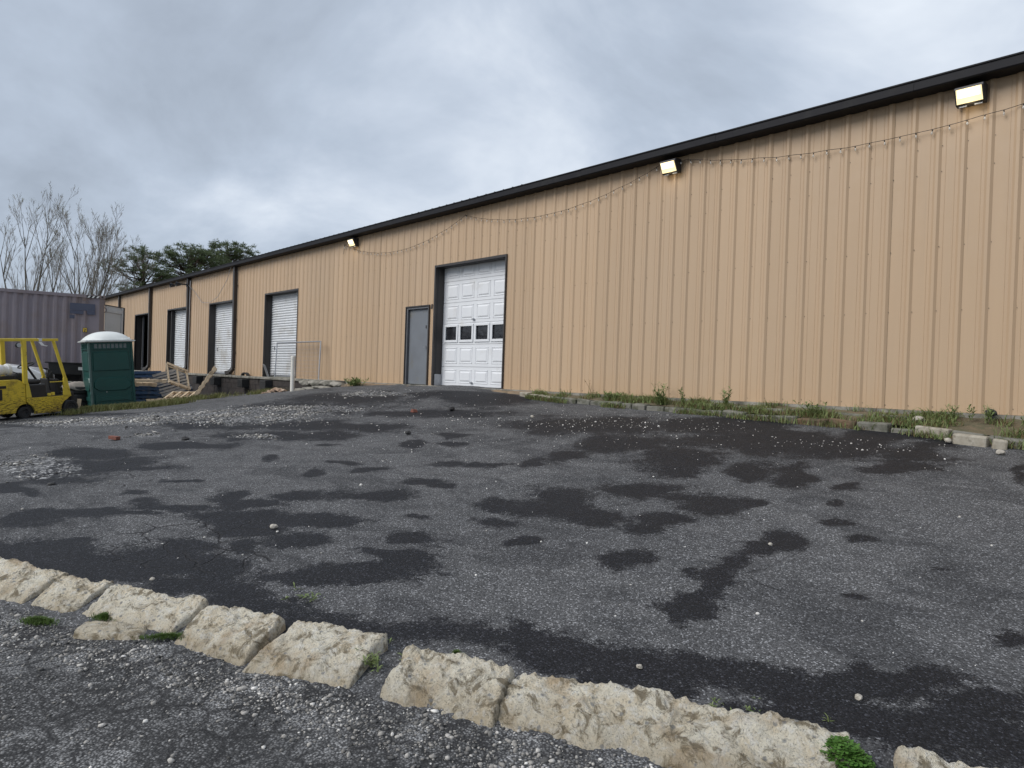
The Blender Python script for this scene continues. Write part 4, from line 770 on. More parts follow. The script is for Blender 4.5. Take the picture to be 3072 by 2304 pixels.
def weed(loc,h,n,label,leafy=1.0,mat=None,spread=.5,leafl=.10,cat='weed'):
    r=empty('weed',loc); tag(r,label,cat,'weeds along the wall and kerb'); st=B(); LV=B()
    for i in range(n):
        a=random.uniform(0,6.28); hh=h*random.uniform(.55,1.05); ln=random.uniform(.08,spread)*hh; p=[Vector((0,0,0))]
        base=Vector((random.uniform(-1,1)*.10*spread,random.uniform(-1,1)*.08*spread,-.02))
        for k in range(1,6):
            t_=k/5; p.append(Vector((math.cos(a)*ln*t_**1.5,math.sin(a)*ln*t_**1.5,hh*t_)))
        p=[q+base for q in p]; st.tube(p,[.006,.005,.004,.0035,.003,.002],4)
        for k in range(int(13*leafy)):
            t_=random.uniform(.05,1); i0=min(int(t_*5),4); q=p[i0].lerp(p[i0+1],t_*5-i0); b_=random.uniform(0,6.28); l=leafl*random.uniform(.6,1.2); d=Vector((math.cos(b_),math.sin(b_),random.uniform(.25,1.1))).normalized(); s_=d.cross(Vector((0,0,1))).normalized()*l*.10
            m1=q+d*l*.5+Vector((0,0,l*.08)); tip=q+d*l-Vector((0,0,l*.15)); LV.add([q,m1+s_,tip,m1-s_],[(0,1,2,3)])
    tag(st.obj('stem',mat or M['weed'],r),kind='stuff')
    if LV.v: tag(LV.obj('leaf',mat or M['weed'],r,fix=False),kind='stuff')
    return r
weed((-7.2,-.48,-.13),.36,13,'tallest leafy weed clump at the wall foot, centre right',1.3,spread=.75,leafl=.12)
weed((-6.75,-.48,-.13),.28,6,'weed sprig just right of the tallest weed clump',1.2,spread=.5)
weed((-5.98,-.40,-.12),.30,5,'upright weed against the wall right of the tallest clump',1.5,spread=.4,leafl=.12)
weed((-9.05,-.20,-.08),.36,3,'spindly dry weed against the wall right of the garage door',.25,M['drygrass'],.9,.08)
weed((-8.4,-.38,-.12),.16,14,'low broad green weed on the strip right of the dry stalk',1.2,spread=1.6,leafl=.12)
weed((-2.72,-.33,-.09),.20,3,'small weed sprig at the wall near the right edge, left of a pair',1.2,spread=.6)
weed((-2.52,-.33,-.09),.19,2,'single stem weed beside the wall near the right edge',1.2,spread=.3)
weed((-2.27,-.40,-.12),.24,5,'leafy weed sprig below the black rock at right',1.2,spread=.7)
weed((-4.35,-.60,-.16),.2,10,'bushy weed over the middle of the block border',1.3,spread=1.3)
weed((-1.75,-.75,-.2),.26,14,'dense weed clump at the right frame edge',1.3,spread=1.2)
weed((-17.6,-.62,-.14),.22,26,'spreading green weed where the dock meets the ramp',1.2,spread=2.2,leafl=.16)
weed((-4.10,-8.72,-1.22),.05,7,'little weed between two kerb stones, left of centre',1.4,spread=1.8,leafl=.05)
weed((-3.05,-8.76,-1.25),.06,9,'weed growing in the gap beside the biggest kerb stone',1.5,spread=2.0,leafl=.05)
weed((-1.42,-7.80,-1.22),.05,9,'low weed on the kerb edge left of the clover',1.6,spread=2.6,leafl=.03)
def clover(loc,r0,n,label,h=.09):
    r=empty('clover_clump',loc); tag(r,label,'plant'); b=B(); st=B()
    for i in range(n):
        a=random.uniform(0,6.28); d=math.sqrt(random.random())*r0; hh=h*(1-(d/r0)**2*.7)*random.uniform(.7,1.1); c=Vector((math.cos(a)*d,math.sin(a)*d*.8,hh)); tl=Vector((random.uniform(-.4,.4),random.uniform(-.4,.4),1)).normalized(); e=tl.orthogonal().normalized(); f=tl.cross(e); s=random.uniform(.008,.016)
        if i%3==0: st.tube([(c.x*.6,c.y*.6,-.03),c],[.0015,.001],3,False)
        for k in range(3):
            an=k*2.094+a; dr=e*math.cos(an)+f*math.sin(an); pr=tl.cross(dr); b.add([c,c+dr*s*.6+pr*s*.5,c+dr*s*1.1+pr*s*.25+tl*s*.1,c+dr*s*1.1-pr*s*.25+tl*s*.1,c+dr*s*.6-pr*s*.5],[(0,1,2,3,4)])
    tag(b.obj('leaf',M['clover'],r,fix=False),kind='stuff'); tag(st.obj('stem',M['clover'],r),kind='stuff'); return r
clover((-1.075,-7.86,-1.26),.11,520,'bright clover clump growing between kerb stones at lower right',.10)
def mossy(loc,rx,ry,rot,n,label):
    P_=np.random.normal(0,.45,(n,2)); c,s=math.cos(rot),math.sin(rot); x=P_[:,0]*rx; y=P_[:,1]*ry
    Q=np.column_stack([loc[0]+x*c-y*s,loc[1]+x*s+y*c,np.full(n,loc[2])+.012*np.exp(-(P_**2).sum(1)*3)]); V,F=blades(Q,np.random.uniform(.008,.022,n),np.random.uniform(.001,.0025,n),1.4); o=npmesh('moss_patch',V,F,M['moss']); return tag(o,label,'moss')
mossy((-4.83,-9.96,-1.305),.10,.05,.6,1500,'oval moss patch on the road at the left edge of the kerb')
mossy((-4.63,-9.66,-1.288),.06,.045,.5,1200,'round moss tuft beside the small sunken kerb slab')
mossy((-4.09,-9.47,-1.29),.13,.035,1.0,1000,'long moss streak in the gap between kerb stones')
mossy((-2.72,-8.5,-1.19),.03,.02,.5,260,'tiny moss tuft on the back edge of a kerb stone')
# ------------------------------------------------------------------ shipping container on its chassis
def frame_obj(name,o,ex,ey):
    """Empty with local x along ex (horizontal), y along ey"""
    r=empty(name,o); r.rotation_euler=(0,0,math.atan2(ex[1],ex[0])); return r
M['cont']=pm('faded_purple_container',(.25,.215,.232),(.205,.182,.208),1.2,.62,bs=20,bstr=.1,dirt=(.20,.155,.145),dscale=.9,damt=(.45,.75),stretch=(1,1,.3))
M['contgrey']=pm('container_corner_paint',(.15,.125,.125),(.20,.15,.13),4,.7,bstr=.2)
M['cpatch']=pm('navy_overpaint',(.062,.072,.115),(.075,.085,.125),3,.6,bstr=.05)
M['cdoor']=pm('pale_grey_door_lining',(.46,.48,.49),(.40,.42,.43),2,.45,bstr=.05,dirt=(.3,.29,.27),dscale=3,damt=(.6,.85))
M['yellow_lbl']=pm('yellow_sticker',(.75,.52,.05),(.7,.48,.05),5,.5,bstr=0); M['black']=pm('black_paint',(.012,.012,.013),(.02,.02,.02),5,.6,bstr=.1)
M['wht']=pm('plain_white',(.75,.75,.73),(.68,.68,.66),5,.5,bstr=0)
cn=frame_obj('shipping_container',(-27.53,-4.85,.04),(.208,.978),None); tag(cn,'faded purple shipping container with open grey door behind the forklift','container')
LC,WC,HC=12.19,2.44,2.59
b=B(); n=int((LC-.3)/.278); prof_=[]
for i in range(n):
    x0=-LC+.15+i*.278
    prof_+= [(x0,0.0),(x0+.072,0.0),(x0+.14,.046),(x0+.212,.046)]
prof_.append((-.15,0.0))
for z in(.16,HC-.11):
    for x,y in prof_: b.v.append((x,y+.02,z))
k=len(prof_)
for i in range(k-1): b.f.append((i,i+1,k+i+1,k+i))
b.obj('side_wall',M['cont'],cn,fix=False)
B().bx(-LC,-.0,WC-.06,WC-.02,.16,HC-.11).bx(-LC,-LC+.06,.06,WC-.06,.16,HC-.11).bx(-LC+.05,-.05,.06,WC-.06,.05,.15).obj('far_wall',M['cont'],cn)
B().bx(-LC+.1,-.1,.05,WC-.05,HC-.06,HC-.02).obj('roof',M['cont'],cn)
B().bx(-LC+.17,-.18,.0,.06,HC-.11,HC-.005).bx(-LC+.17,-.18,.0,.10,.0,.16).bx(-LC+.17,-.18,WC-.06,WC,HC-.11,HC-.005).obj('rail',M['cont'],cn)
for x0 in(-LC,-.15):
    for y0 in(0,WC-.16):
        B().bx(x0,x0+.15,y0,y0+.16,.118,HC-.118).obj('corner_post',M['contgrey'],cn,bevel=.01)
        for z0 in(0,HC-.118):
            q=B().bx(x0-.008,x0+.17,y0-.012,y0+.165,z0,z0+.118).obj('corner_casting',M['contgrey'],cn,bevel=.012)
            h=B().lathe([(.001,-.0135),(.034,-.0135),(.034,-.0125)],(x0+.08,y0,z0+.06),'y',10); h.obj('casting_hole',M['black'],q)
B().bx(-.05,0,.16,WC-.16,HC-.1,HC-.0).bx(-.05,0,.16,WC-.16,0,.1).obj('door_header',M['contgrey'],cn)
for (x0,x1,z0,z1) in((-1.02,-.28,2.03,2.27),(-1.02,-.62,1.90,2.02),(-.52,-.28,1.90,2.025),(-1.02,-.88,1.74,1.86)):
    B().bx(x0,x1,.008,.012,z0,z1).obj('paint_patch',M['cpatch'],cn)
B().bx(-.66,-.56,.010,.018,2.36,2.48).obj('vent_cover',M['contgrey'],cn)
q=B().bx(-.63,-.50,.010,.013,1.28,1.44).obj('warning_sticker',M['black'],cn)
B().bx(-.618,-.512,.0075,.009,1.292,1.428).obj('sticker_face',M['yellow_lbl'],q)
B().bx(-.605,-.545,.0055,.0065,1.385,1.40).bx(-.575,-.53,.0055,.0065,1.37,1.40).bx(-.59,-.54,.0055,.0065,1.315,1.345).bx(-.585,-.55,.0055,.0065,1.30,1.32).obj('sticker_print',M['black'],q)
st=B()
for i in range(3): 
    x=-.52+i*.13; st.add([(x,-.004,HC-.10),(x+.055,-.004,HC-.10),(x+.105,-.004,HC-.03),(x+.05,-.004,HC-.03)],[(0,1,2,3)])
B().bx(-.54,-.20,-.003,-.001,HC-.105,HC-.022).obj('hazard_stripe',M['black'],cn); st.obj('hazard_stripe_light',M['wht'],cn,fix=False)
# far-side door swung open, pale lining towards the yard
dr=bpy.data.objects.new('open_door',None)
ps=R(58); DW=1.16
def dpt(u,v,z): # u along the door from the hinge, v out of its lining
    return (math.cos(ps)*u+math.sin(ps)*v+.0, WC+math.sin(ps)*u-math.cos(ps)*v, z)
def dbox(u0,u1,v0,v1,z0,z1):
    vs=[dpt(u,v,z) for u in(u0,u1) for v in(v0,v1) for z in(z0,z1)]; return vs,[(0,1,3,2),(4,6,7,5),(0,4,5,1),(2,3,7,6),(0,2,6,4),(1,5,7,3)]
b=B(); b.add(*dbox(.02,DW,0,.04,.1,HC-.15)); d0=b.obj('door',M['cdoor'],cn)
b=B()
for z0 in(.35,.95,1.28,2.20): b.add(*dbox(.04,DW-.16,.04,.075,z0,z0+.12))
b.add(*dbox(DW-.15,DW-.03,.04,.06,.1,HC-.15)); b.obj('door_rib',M['cdoor'],d0)
b=B(); b.add(*dbox(DW,DW+.04,-.02,.08,.08,HC-.13)); b.add(*dbox(.0,DW,-.02,.06,HC-.15,HC-.12)); b.obj('door_gasket',M['black'],d0)
for z in(.5,1.3,2.1): B().tube([(-.01,.09,z-.09),(.05,.04,z-.05),(.05,.04,z+.05),(-.01,.09,z+.09)],.016,6).obj('hinge',M['contgrey'],cn)
# chassis
ch=frame_obj('container_chassis',(-27.53,-4.85,-1.25),(.208,.978),None); tag(ch,'black trailer chassis carrying the purple container','trailer')
B().bx(-LC,.0,.75,.92,.85,1.28).bx(-LC,0,1.52,1.69,.85,1.28).obj('beam',M['black'],ch)
B().bx(-.2,0,.0,WC,1.02,1.28).bx(-4,-3.8,0,WC,1.0,1.28).bx(-9,-8.8,0,WC,1.0,1.28).obj('bolster',M['black'],ch)
for xw in(-1.6,-2.85):
    for yw in(.05,.36,WC-.66,WC-.35):
        q=B().lathe([(.26,-.0),(.44,-.0),(.50,.04),(.505,.14),(.50,.24),(.44,.28),(.26,.28)],(xw,yw,.5),'y',28).obj('tyre',M['rubber'],ch,smooth=True); B().lathe([(.02,.06),(.20,.06),(.26,.02),(.26,.26),(.02,.26)],(xw,yw,.5),'y',20).obj('rim',M['contgrey'],q)
    B().tube([(xw,.3,.5),(xw,WC-.3,.5)],.07,10).obj('axle',M['black'],ch)
B().bx(-9.2,-9.05,.3,.45,.0,1.0).bx(-9.2,-9.05,WC-.45,WC-.3,.0,1.0).obj('landing_leg',M['black'],ch)
# ------------------------------------------------------------------ portable toilet
M['green']=pm('dark_green_plastic',(.010,.072,.060),(.012,.060,.053),2,.42,bs=60,bstr=.06,spec=.4)
M['greenedge']=pm('pale_green_edge',(.10,.16,.15),(.06,.12,.11),5,.5,bstr=.05)  # paler green for the corner posts along one side
M['roofw']=pm('white_translucent_plastic',(.70,.72,.70),(.62,.65,.63),2,.42,bstr=.05)
M['mesh']=pm('grey_vent_mesh',(.20,.23,.23),(.10,.12,.12),30,.7,bstr=.1)
TW,TD,TH=1.18,1.16,2.03
tl=empty('portable_toilet',(-23.30,-6.0,-1.16)); tl.rotation_euler=(0,0,math.atan2(1,.04)); tl.rotation_mode='XYZ'
tl.matrix_world=Matrix.Translation((-23.27,-6.0,-1.15))@Matrix.Rotation(math.atan2(1,.04),4,'Z')@Matrix.Rotation(R(-4.8),4,'Y')
tag(tl,'dark green portable toilet with white domed roof','portable toilet')
B().bx(.03,TW-.03,.03,TD-.03,.05,TH).obj('body',M['green'],tl)
B().bx(-.02,TW+.02,-.02,TD+.02,-.12,.09).obj('base_skid',M['green'],tl,bevel=.02)
for x,y in((0,0),(TW-.06,0),(0,TD-.06),(TW-.06,TD-.06)): B().bx(x,x+.06,y,y+.06,.05,TH+.01).obj('corner_post',M['green'] if x else M['greenedge'],tl,bevel=.012)
def relief(b,poly,y,out,ins,flip=False,axis='y'):
    n=len(poly); cx=sum(p[0] for p in poly)/n; cz=sum(p[1] for p in poly)/n; base=len(b.v)
    hx=(max(p[0] for p in poly)-min(p[0] for p in poly))/2; hz=(max(p[1] for p in poly)-min(p[1] for p in poly))/2; q=[(cx+(x-cx)*(1-ins/hx),cz+(z-cz)*(1-ins/hz)) for x,z in poly]
    for P__,yy in((poly,y),(q,y-out)):
        for x,z in P__: b.v.append((x,yy,z) if axis=='y' else (yy,x,z))
    b.f.append(tuple(base+n+i for i in range(n)))
    for i in range(n): b.f.append((base+i,base+(i+1)%n,base+n+(i+1)%n,base+n+i))
def panel_side(W,axis,name):
    b=B(); y=.031
    relief(b,[(.10,1.16),(.12,1.72),(W-.12,1.72),(W-.10,1.16)],y,.03,.016,axis=axis)
    relief(b,[(.10,.82),(.24,.96),(W-.24,.96),(W-.10,.82),(W-.10,.66),(W-.24,.56),(.24,.56),(.10,.66)],y,.036,.018,axis=axis)
    relief(b,[(.10,.50),(.24,.38),(W-.24,.38),(W-.10,.50),(W-.10,.20),(W-.24,.26),(.24,.26),(.10,.20)],y,.032,.016,axis=axis)
    b.obj(name,M['green'],tl)
    b=B(); w0,w1=W*.32,W*.68
    for a0,a1,c0,c1 in((w0,w1,.84,.852),(w0,w1,.66,.672),(w0,w0+.012,.66,.852),(w1-.012,w1,.66,.852)):
        (b.bx(a0,a1,-.006,.01,c0,c1) if axis=='y' else b.bx(-.006,.01,a0,a1,c0,c1))
    b.obj('panel_moulding',M['green'],tl)
    v0,v1=W*.13,W*.87
    b=B(); (b.bx(v0,v1,.015,.028,1.83,1.96) if axis=='y' else b.bx(.015,.028,v0,v1,1.83,1.96)); q=b.obj('vent',M['mesh'],tl)
    b=B()
    nb=8
    for i in range(nb+1):
        x=v0+(v1-v0)*i/nb; w_=.014
        (b.bx(x-w_,x+w_,.0,.02,1.82,1.97) if axis=='y' else b.bx(.0,.02,x-w_,x+w_,1.82,1.97))
    for z in(1.80,1.965): (b.bx(v0-.04,v1+.04,-.008,.02,z,z+.028) if axis=='y' else b.bx(-.008,.02,v0-.04,v1+.04,z,z+.028))
    b.obj('vent_frame',M['green'],q)
panel_side(TW,'y','side_panel'); panel_side(TD,'x','side_panel')
b=B(); ni=20
for i in range(ni+1):
    for j in range(ni+1):
        u=i/ni*2-1; v=j/ni*2-1; x=(u*.5+.5)*(TW+.12)-.06; y=(v*.5+.5)*(TD+.12)-.06; d=max(abs(u)**3,abs(v)**3); rr=math.sqrt(u*u*.75+v*v*.75)
        z=TH+.04+.27*max(0,1-min(1,(abs(u)**2.4+abs(v)**2.4)))**.8; b.v.append((x,y,z))
k=ni+1
for i in range(ni):
    for j in range(ni): b.f.append((i*k+j,(i+1)*k+j,(i+1)*k+j+1,i*k+j+1))
b.obj('roof_dome',M['roofw'],tl,smooth=True)
B().bx(-.06,TW+.06,-.06,TD+.06,TH-.02,TH+.035).obj('roof_rim',M['roofw'],tl,bevel=.02)
B().bx(-.075,TW+.075,-.075,TD+.075,TH+.005,TH+.018).obj('roof_lip',M['roofw'],tl,bevel=.004)
B().lathe([(.001,-.004),(.012,-.004),(.012,.03)],(.42,.02,.53),'y',8).obj('rivet',M['wht'],tl)
# ------------------------------------------------------------------ forklift
def yellow_mat():
    m,t,p=newmat('worn_yellow_paint'); v=coord(t); vs=coord(t,False,(1,1,6))
    c=mixc(t,ramp(t,noi(t,v,4,4),[(.3,0),(.7,1)]),(.70,.52,.045),(.62,.45,.04))
    sz=N(t,'ShaderNodeSeparateXYZ'); LK(t,v,sz.inputs[0])
    wear=ramp(t,mth(t,'SUBTRACT',noi(t,vs,10,8,.76),mth(t,'MULTIPLY',mth(t,'SUBTRACT',sz.outputs[2],.55),.16)),[(.53,0),(.60,1)])
    c=mixc(t,wear,c,(.035,.026,.018)); c=mixc(t,ramp(t,noi(t,v,2.2,6,.75),[(.50,0),(.66,.75)]),c,(.13,.085,.035))
    LK(t,c,p.inputs['Base Color']); LK(t,ramp(t,wear,[(0,.42),(1,.85)]),p.inputs['Roughness']); bump(t,p,wear,.3,-.004); return m
M['yel']=yellow_mat(); M['yelc']=pm('yellow_paint',(.70,.55,.06),(.62,.46,.05),5,.45,bstr=.05,dirt=(.08,.05,.02),dscale=5,damt=(.62,.72))
M['seat']=pm('black_vinyl',(.016,.016,.017),(.024,.024,.025),8,.5,bstr=.2)
fk=empty('forklift',(0,0,0)); fx=Vector((-.40,.917,.068)).normalized(); fz=Vector((0,0,1)); fy=fz.cross(fx).normalized(); fz=fx.cross(fy)
mm=Matrix.Identity(4)
for i,v in enumerate((fx,fy,fz)):
    for j in range(3): mm[j][i]=v[j]
mm.translation=(-22.03,-7.75,-1.285); fk.matrix_world=mm
tag(fk,'worn yellow forklift with overhead guard and white gas bottle','forklift')
FWd=.98
def bev(b,n,mt,w=.012,par=None,**k): return b.obj(n,mt,par or fk,bevel=w,**k)
# counterweight with wheel arch
cwp=[(-1.0,.18),(-.30,.18)]+[(.0+.235*math.cos(a),.165+.235*math.sin(a)) for a in np.linspace(math.pi,math.pi*.42,9)]+[(.02,.42),(.02,.92),(-.06,1.00),(-.16,1.05),(-.80,1.05),(-1.0,.95)]
bev(B().prism(cwp,.02,FWd-.02),'counterweight',M['yel'],.02)
bev(B().bx(-1.0,-.46,.0,.03,.84,.91),'grille_slot',M['black'],.004); bev(B().bx(-1.0,-.56,.0,.03,.54,.82),'rear_vent',M['black'],.004)
chp=[(.03,.46),(.03,.55),(1.02,.55),(1.24,.545),(1.16,.50)]+[(1.20+.265*math.cos(a),.20+.265*math.sin(a)) for a in np.linspace(math.pi*.62,math.pi*1.02,7)]+[(.92,.12),(.22,.12)]+[(0+.235*math.cos(a),.165+.235*math.sin(a)) for a in np.linspace(0,math.pi*.38,5)]
bev(B().prism(chp,.0,.06).prism(chp,FWd-.06,FWd),'side_skirt',M['yel'],.006)
bev(B().bx(.05,1.1,.07,FWd-.07,.14,.50),'chassis',M['black'],.02)
bev(B().bx(.08,.58,.06,FWd-.06,.51,.90),'engine_box',M['seat'],.03); bev(B().bx(.10,.56,.22,FWd-.22,.90,1.02),'seat',M['seat'],.05,seg=3)
bev(B().bx(-.02,.10,.22,FWd-.22,.98,1.22),'seat_back',M['seat'],.05,seg=3)
bev(B().bx(.60,1.06,.04,FWd-.04,.555,.575),'floor_plate',M['black'],.004)
bev(B().prism([(.92,.57),(1.06,.57),(1.0,1.0),(.88,1.02)],.15,FWd-.15),'dashboard',M['black'],.03)
b=B().tube([(.72,FWd/2,.62),(.60,FWd/2,.98),(.36,FWd/2,1.36)],.03,8); q=bev(b,'steering_column',M['black'],0)
rw=B(); pr=[]; cc=Vector((.34,FWd/2,1.40)); e1=Vector((.93,0,.36)).normalized(); e2=Vector((0,1,0))
ring=[cc+(e1*math.cos(a)+e2*math.sin(a))*.19 for a in np.linspace(0,2*math.pi,25)]; rw.tube(ring,.02,6,False)
for a in(0,2.1,4.2): rw.bar(cc,cc+(e1*math.cos(a)+e2*math.sin(a))*.19,.02,.012)
rw.obj('steering_wheel',M['black'],fk,smooth=False)
for i in range(4): bev(B().tube([(.82+.05*i,FWd*.35+.03*i,.95),(.78+.05*i,FWd*.35+.03*i,1.24)],.009,6).lathe([(.001,0),(.022,.01),(.022,.03),(.001,.045)],(.78+.05*i,FWd*.35+.03*i,1.24),n=8),'lever',M['black'],0)
for i in range(5): B().tube([(.80+.05*i,.25+.08*i,.70),(.76+.06*i,.28+.08*i,1.05),(.86+.04*i,.25+.1*i,1.22),(.98,.30+.08*i,.8)],.010,5).obj('hose',M['rubber'],fk)
# overhead guard
for y in(.03,FWd-.03):
    bev(B().bx(-.03,.08,y-.035,y+.035,.92,2.10),'guard_pillar',M['yelc'],.008)
    bev(B().bar((.80,y,2.05),(1.08,y,1.04),.06,.07,(0,1,0)),'guard_pillar',M['yelc'],.008)
    bev(B().prism([(1.02,.56),(1.22,.55),(1.12,1.04),(1.03,1.04)],y-.03,y+.03),'guard_foot',M['yelc'],.006)
    bev(B().prism([(.03,.56),(.17,.56),(.10,.95),(.03,.95)],y-.025,y+.025),'pillar_foot',M['yelc'],.006)
    bev(B().bx(-.62,.92,y-.03,y+.03,2.05,2.12),'guard_rail',M['yelc'],.008)
b=B()
for x in np.linspace(-.58,.88,8): b.bx(x-.02,x+.02,.06,FWd-.06,2.07,2.11)
bev(b,'guard_bar',M['yelc'],.004)
bev(B().bx(.70,1.05,.05,.09,.93,.95),'crossbar',M['yelc'],0)
q=B().lathe([(.001,.0),(.05,.005),(.065,.03),(.065,.06),(.03,.10)],(-.12,-.02,1.95),'y',16).obj('work_lamp',M['black'],fk); B().lathe([(.001,-.004),(.055,-.002)],(-.12,-.02,1.95),'y',16).obj('lamp_lens',M['cdoor'],q)
B().lathe([(.11,2.12),(.11,2.15),(.08,2.16),(.08,2.20),(.10,2.205),(.10,2.235),(.001,2.24)],(-.62,FWd*.5,0),n=16).obj('strobe_base',M['metal'],fk)
q=B().add([(.38,-.01,2.03),(.46,-.01,2.03),(.52,-.03,1.95),(.62,-.03,1.93),(.58,-.03,1.91),(.44,-.03,1.94)],[(0,1,2,5),(5,2,3,4)]).obj('torn_tape',M['wht'],fk,fix=False); B().bx(.40,.48,-.008,.06,2.045,2.125).obj('tape_wrap',M['wht'],q)
# gas bottle
gb=B().lathe([(.001,-.98),(.10,-.96),(.15,-.90),(.152,-.38),(.13,-.32),(.13,-.24),(.155,-.235),(.155,-.16),(.14,-.16),(.14,-.24),(.05,-.25),(.001,-.25)],(0,.38,1.30),'x',24).obj('gas_bottle',M['wht'],fk,smooth=False)
B().lathe([(.156,-.74),(.158,-.74),(.158,-.67),(.156,-.67)],(0,.38,1.30),'x',24).obj('strap',M['black'],gb)
B().tube([(-.20,.38,1.30),(-.12,.38,1.30)],.03,8).box((-.16,.40,1.24),(.05,.04,.09)).obj('valve',M['metal'],gb)
B().bx(-.75,-.1,.25,.52,1.06,1.14).bx(-.9,.02,.2,.6,1.05,1.075).obj('bottle_cradle',M['black'],fk)
B().tube([(-.14,.40,1.28),(.0,.3,1.2),(-.05,.2,1.08)],.012,6).obj('gas_hose',M['rubber'],fk)
def fwheel(x,y,r,w,rim):
    q=B().lathe([(rim,0),(r-.02,0),(r,.02),(r,w-.02),(r-.02,w),(rim,w)],(x,y,r),'y',28).obj('wheel',M['rubber'],fk,smooth=False); B().lathe([(.001,.05),(.06,.05),(.07,.03),(rim*.9,.035),(rim,.01),(rim,w-.01),(.001,w-.01)],(x,y,r),'y',20).obj('rim',M['tar'],q)
for y in(.04,FWd-.22): fwheel(0,y,.165,.18,.10)
for y in(-.02,FWd-.2): fwheel(1.20,y,.205,.22,.13)
bev(B().bx(1.30,1.38,.12,FWd-.12,.10,.62),'mast_mount',M['black'],.01)
bev(B().tube([(.66,.07,.57),(.66,.07,.64)],.05,10).bx(.72,.80,.05,.1,.57,.66),'pedal',M['yelc'],.005)
# ------------------------------------------------------------------ white pickup behind the forklift
M['truckw']=pm('white_truck_paint',(.74,.75,.76),(.68,.69,.70),1.5,.22,bstr=.02); M['tglass']=pm('tinted_glass',(.02,.022,.026),(.05,.055,.06),3,.06,bstr=0)
M['amber']=pm('amber_lens',(.75,.16,.02),(.6,.12,.02),4,.25,bstr=0)
tk=frame_obj('pickup_truck',(-25.02,-6.95,-1.30),(.294,.953),None); tk.scale=(1,1,1.16); tag(tk,'white pickup truck parked behind the forklift, mostly out of frame','truck')
TKW=1.95
lo=[(-5.6,.45),(-5.6,1.12),(-3.75,1.14),(-3.7,1.18),(-1.45,1.20),(-1.3,1.26),(-.35,1.16),(-.06,1.04),(.0,.75),(.0,.42),(-.45,.40)]+[(-1.0+.44*math.cos(a),.42+.44*math.sin(a)) for a in np.linspace(.1,math.pi-.1,9)]+[(-1.5,.40),(-3.9,.40)]+[(-4.45+.44*math.cos(a),.42+.44*math.sin(a)) for a in np.linspace(.1,math.pi-.1,9)]
def taper(b,zt,amt):
    b.v=[(x,TKW/2+(y-TKW/2)*(1-amt*max(0,(z-zt))),z) for x,y,z in b.v]; return b
taper(B().prism(lo,0,TKW),1.0,.12).obj('body',M['truckw'],tk,bevel=.04,seg=3)
cab=[(-3.7,1.15),(-3.55,1.82),(-2.2,1.86),(-1.32,1.24)]
taper(B().prism(cab,.05,TKW-.05),1.15,.22).obj('cab',M['truckw'],tk,bevel=.03,seg=2)
b=taper(B().prism([(-3.4,1.26),(-3.3,1.72),(-2.30,1.75),(-1.72,1.30)],.04,TKW-.04),1.15,.22); b.obj('side_window',M['tglass'],tk)
b=B().add([(-1.36,.20,1.26),(-1.36,TKW-.20,1.26),(-2.16,TKW-.28,1.80),(-2.16,.28,1.80),(-1.33,.20,1.27),(-1.33,TKW-.20,1.27),(-2.13,TKW-.28,1.82),(-2.13,.28,1.82)],[(4,5,6,7),(0,1,2,3),(0,1,5,4),(1,2,6,5),(2,3,7,6),(3,0,4,7)]); b.obj('windshield',M['tglass'],tk)
B().bx(-.06,.10,.05,TKW-.05,.42,.68).obj('bumper',M['black'],tk,bevel=.03); B().bx(-.02,.02,.35,TKW-.35,.72,.98).obj('grille',M['black'],tk,bevel=.01)
for y in(.06,TKW-.32): B().bx(-.10,.02,y,y+.26,.76,.98).obj('headlight',M['cdoor'],tk,bevel=.02)
for y in(.35,.8,1.2,1.6): B().box((-2.25,y,1.885),(.12,.09,.05)).obj('roof_marker',M['amber'],tk,bevel=.015)
for xw in(-1.0,-4.45):
    for y in(-.0,TKW-.26):
        q=B().lathe([(.24,0),(.37,0),(.40,.03),(.40,.23),(.37,.26),(.24,.26)],(xw,y,.40),'y',26).obj('wheel',M['rubber'],tk); B().lathe([(.001,.05),(.22,.04),(.24,.02),(.24,.24),(.001,.24)],(xw,y,.40),'y',18).obj('rim',M['metal'],q)
# ------------------------------------------------------------------ black steel bench and clutter behind the forklift
tb=frame_obj('steel_bench',(-25.55,-6.85,-1.25),(.12,.99),None); tag(tb,'black steel bench with sticker standing between forklift and container','bench')
B().bx(0,1.05,0,.7,1.47,1.505).obj('top',M['black'],tb,bevel=.005); B().bx(.10,1.05,.03,.67,1.12,1.47).obj('apron',M['black'],tb,bevel=.01)
for x,y in((.14,.05),(.97,.05),(.14,.6),(.97,.6)): B().bx(x,x+.06,y,y+.06,0,1.14).obj('leg',M['black'],tb)
B().bx(.88,1.0,.020,.026,1.27,1.37).obj('sticker',M['wht'],tb); B().bx(.1,1.05,.05,.65,.35,.40).obj('shelf',M['black'],tb)
for i,z in enumerate((0,.23,.46)):
    o=B().lathe([(.20,0),(.34,.0),(.38,.05),(.38,.18),(.34,.23),(.20,.23)],(0,0,0),n=26).obj('stacked_tyre',M['rubber'],smooth=False); o.location=(-24.45,-6.15,tz1(-24.45,-6.15)+z+.01); tag(o,['bottom tyre of the stack behind the forklift wheel','middle tyre of the stack behind the forklift wheel','top tyre of the stack behind the forklift wheel'][i],'tyre','tyres stacked behind the forklift')
M['cloth']=pm('grey_brown_tarp',(.36,.32,.28),(.26,.23,.20),5,.9,bs=25,bstr=.4)
b=B()
for i in range(11):
    for j in range(7):
        u=i/10; v=j/6; b.v.append((-.38+.76*u,-.38+.76*v,.05*math.sin(u*9+v*4)-.16*(max(abs(u-.5),abs(v-.5))*2)**3+.04*noise.noise(Vector((u*4,v*4,2)))))
for i in range(10):
    for j in range(6): b.f.append((i*7+j,i*7+j+1,i*7+8+j,i*7+7+j))
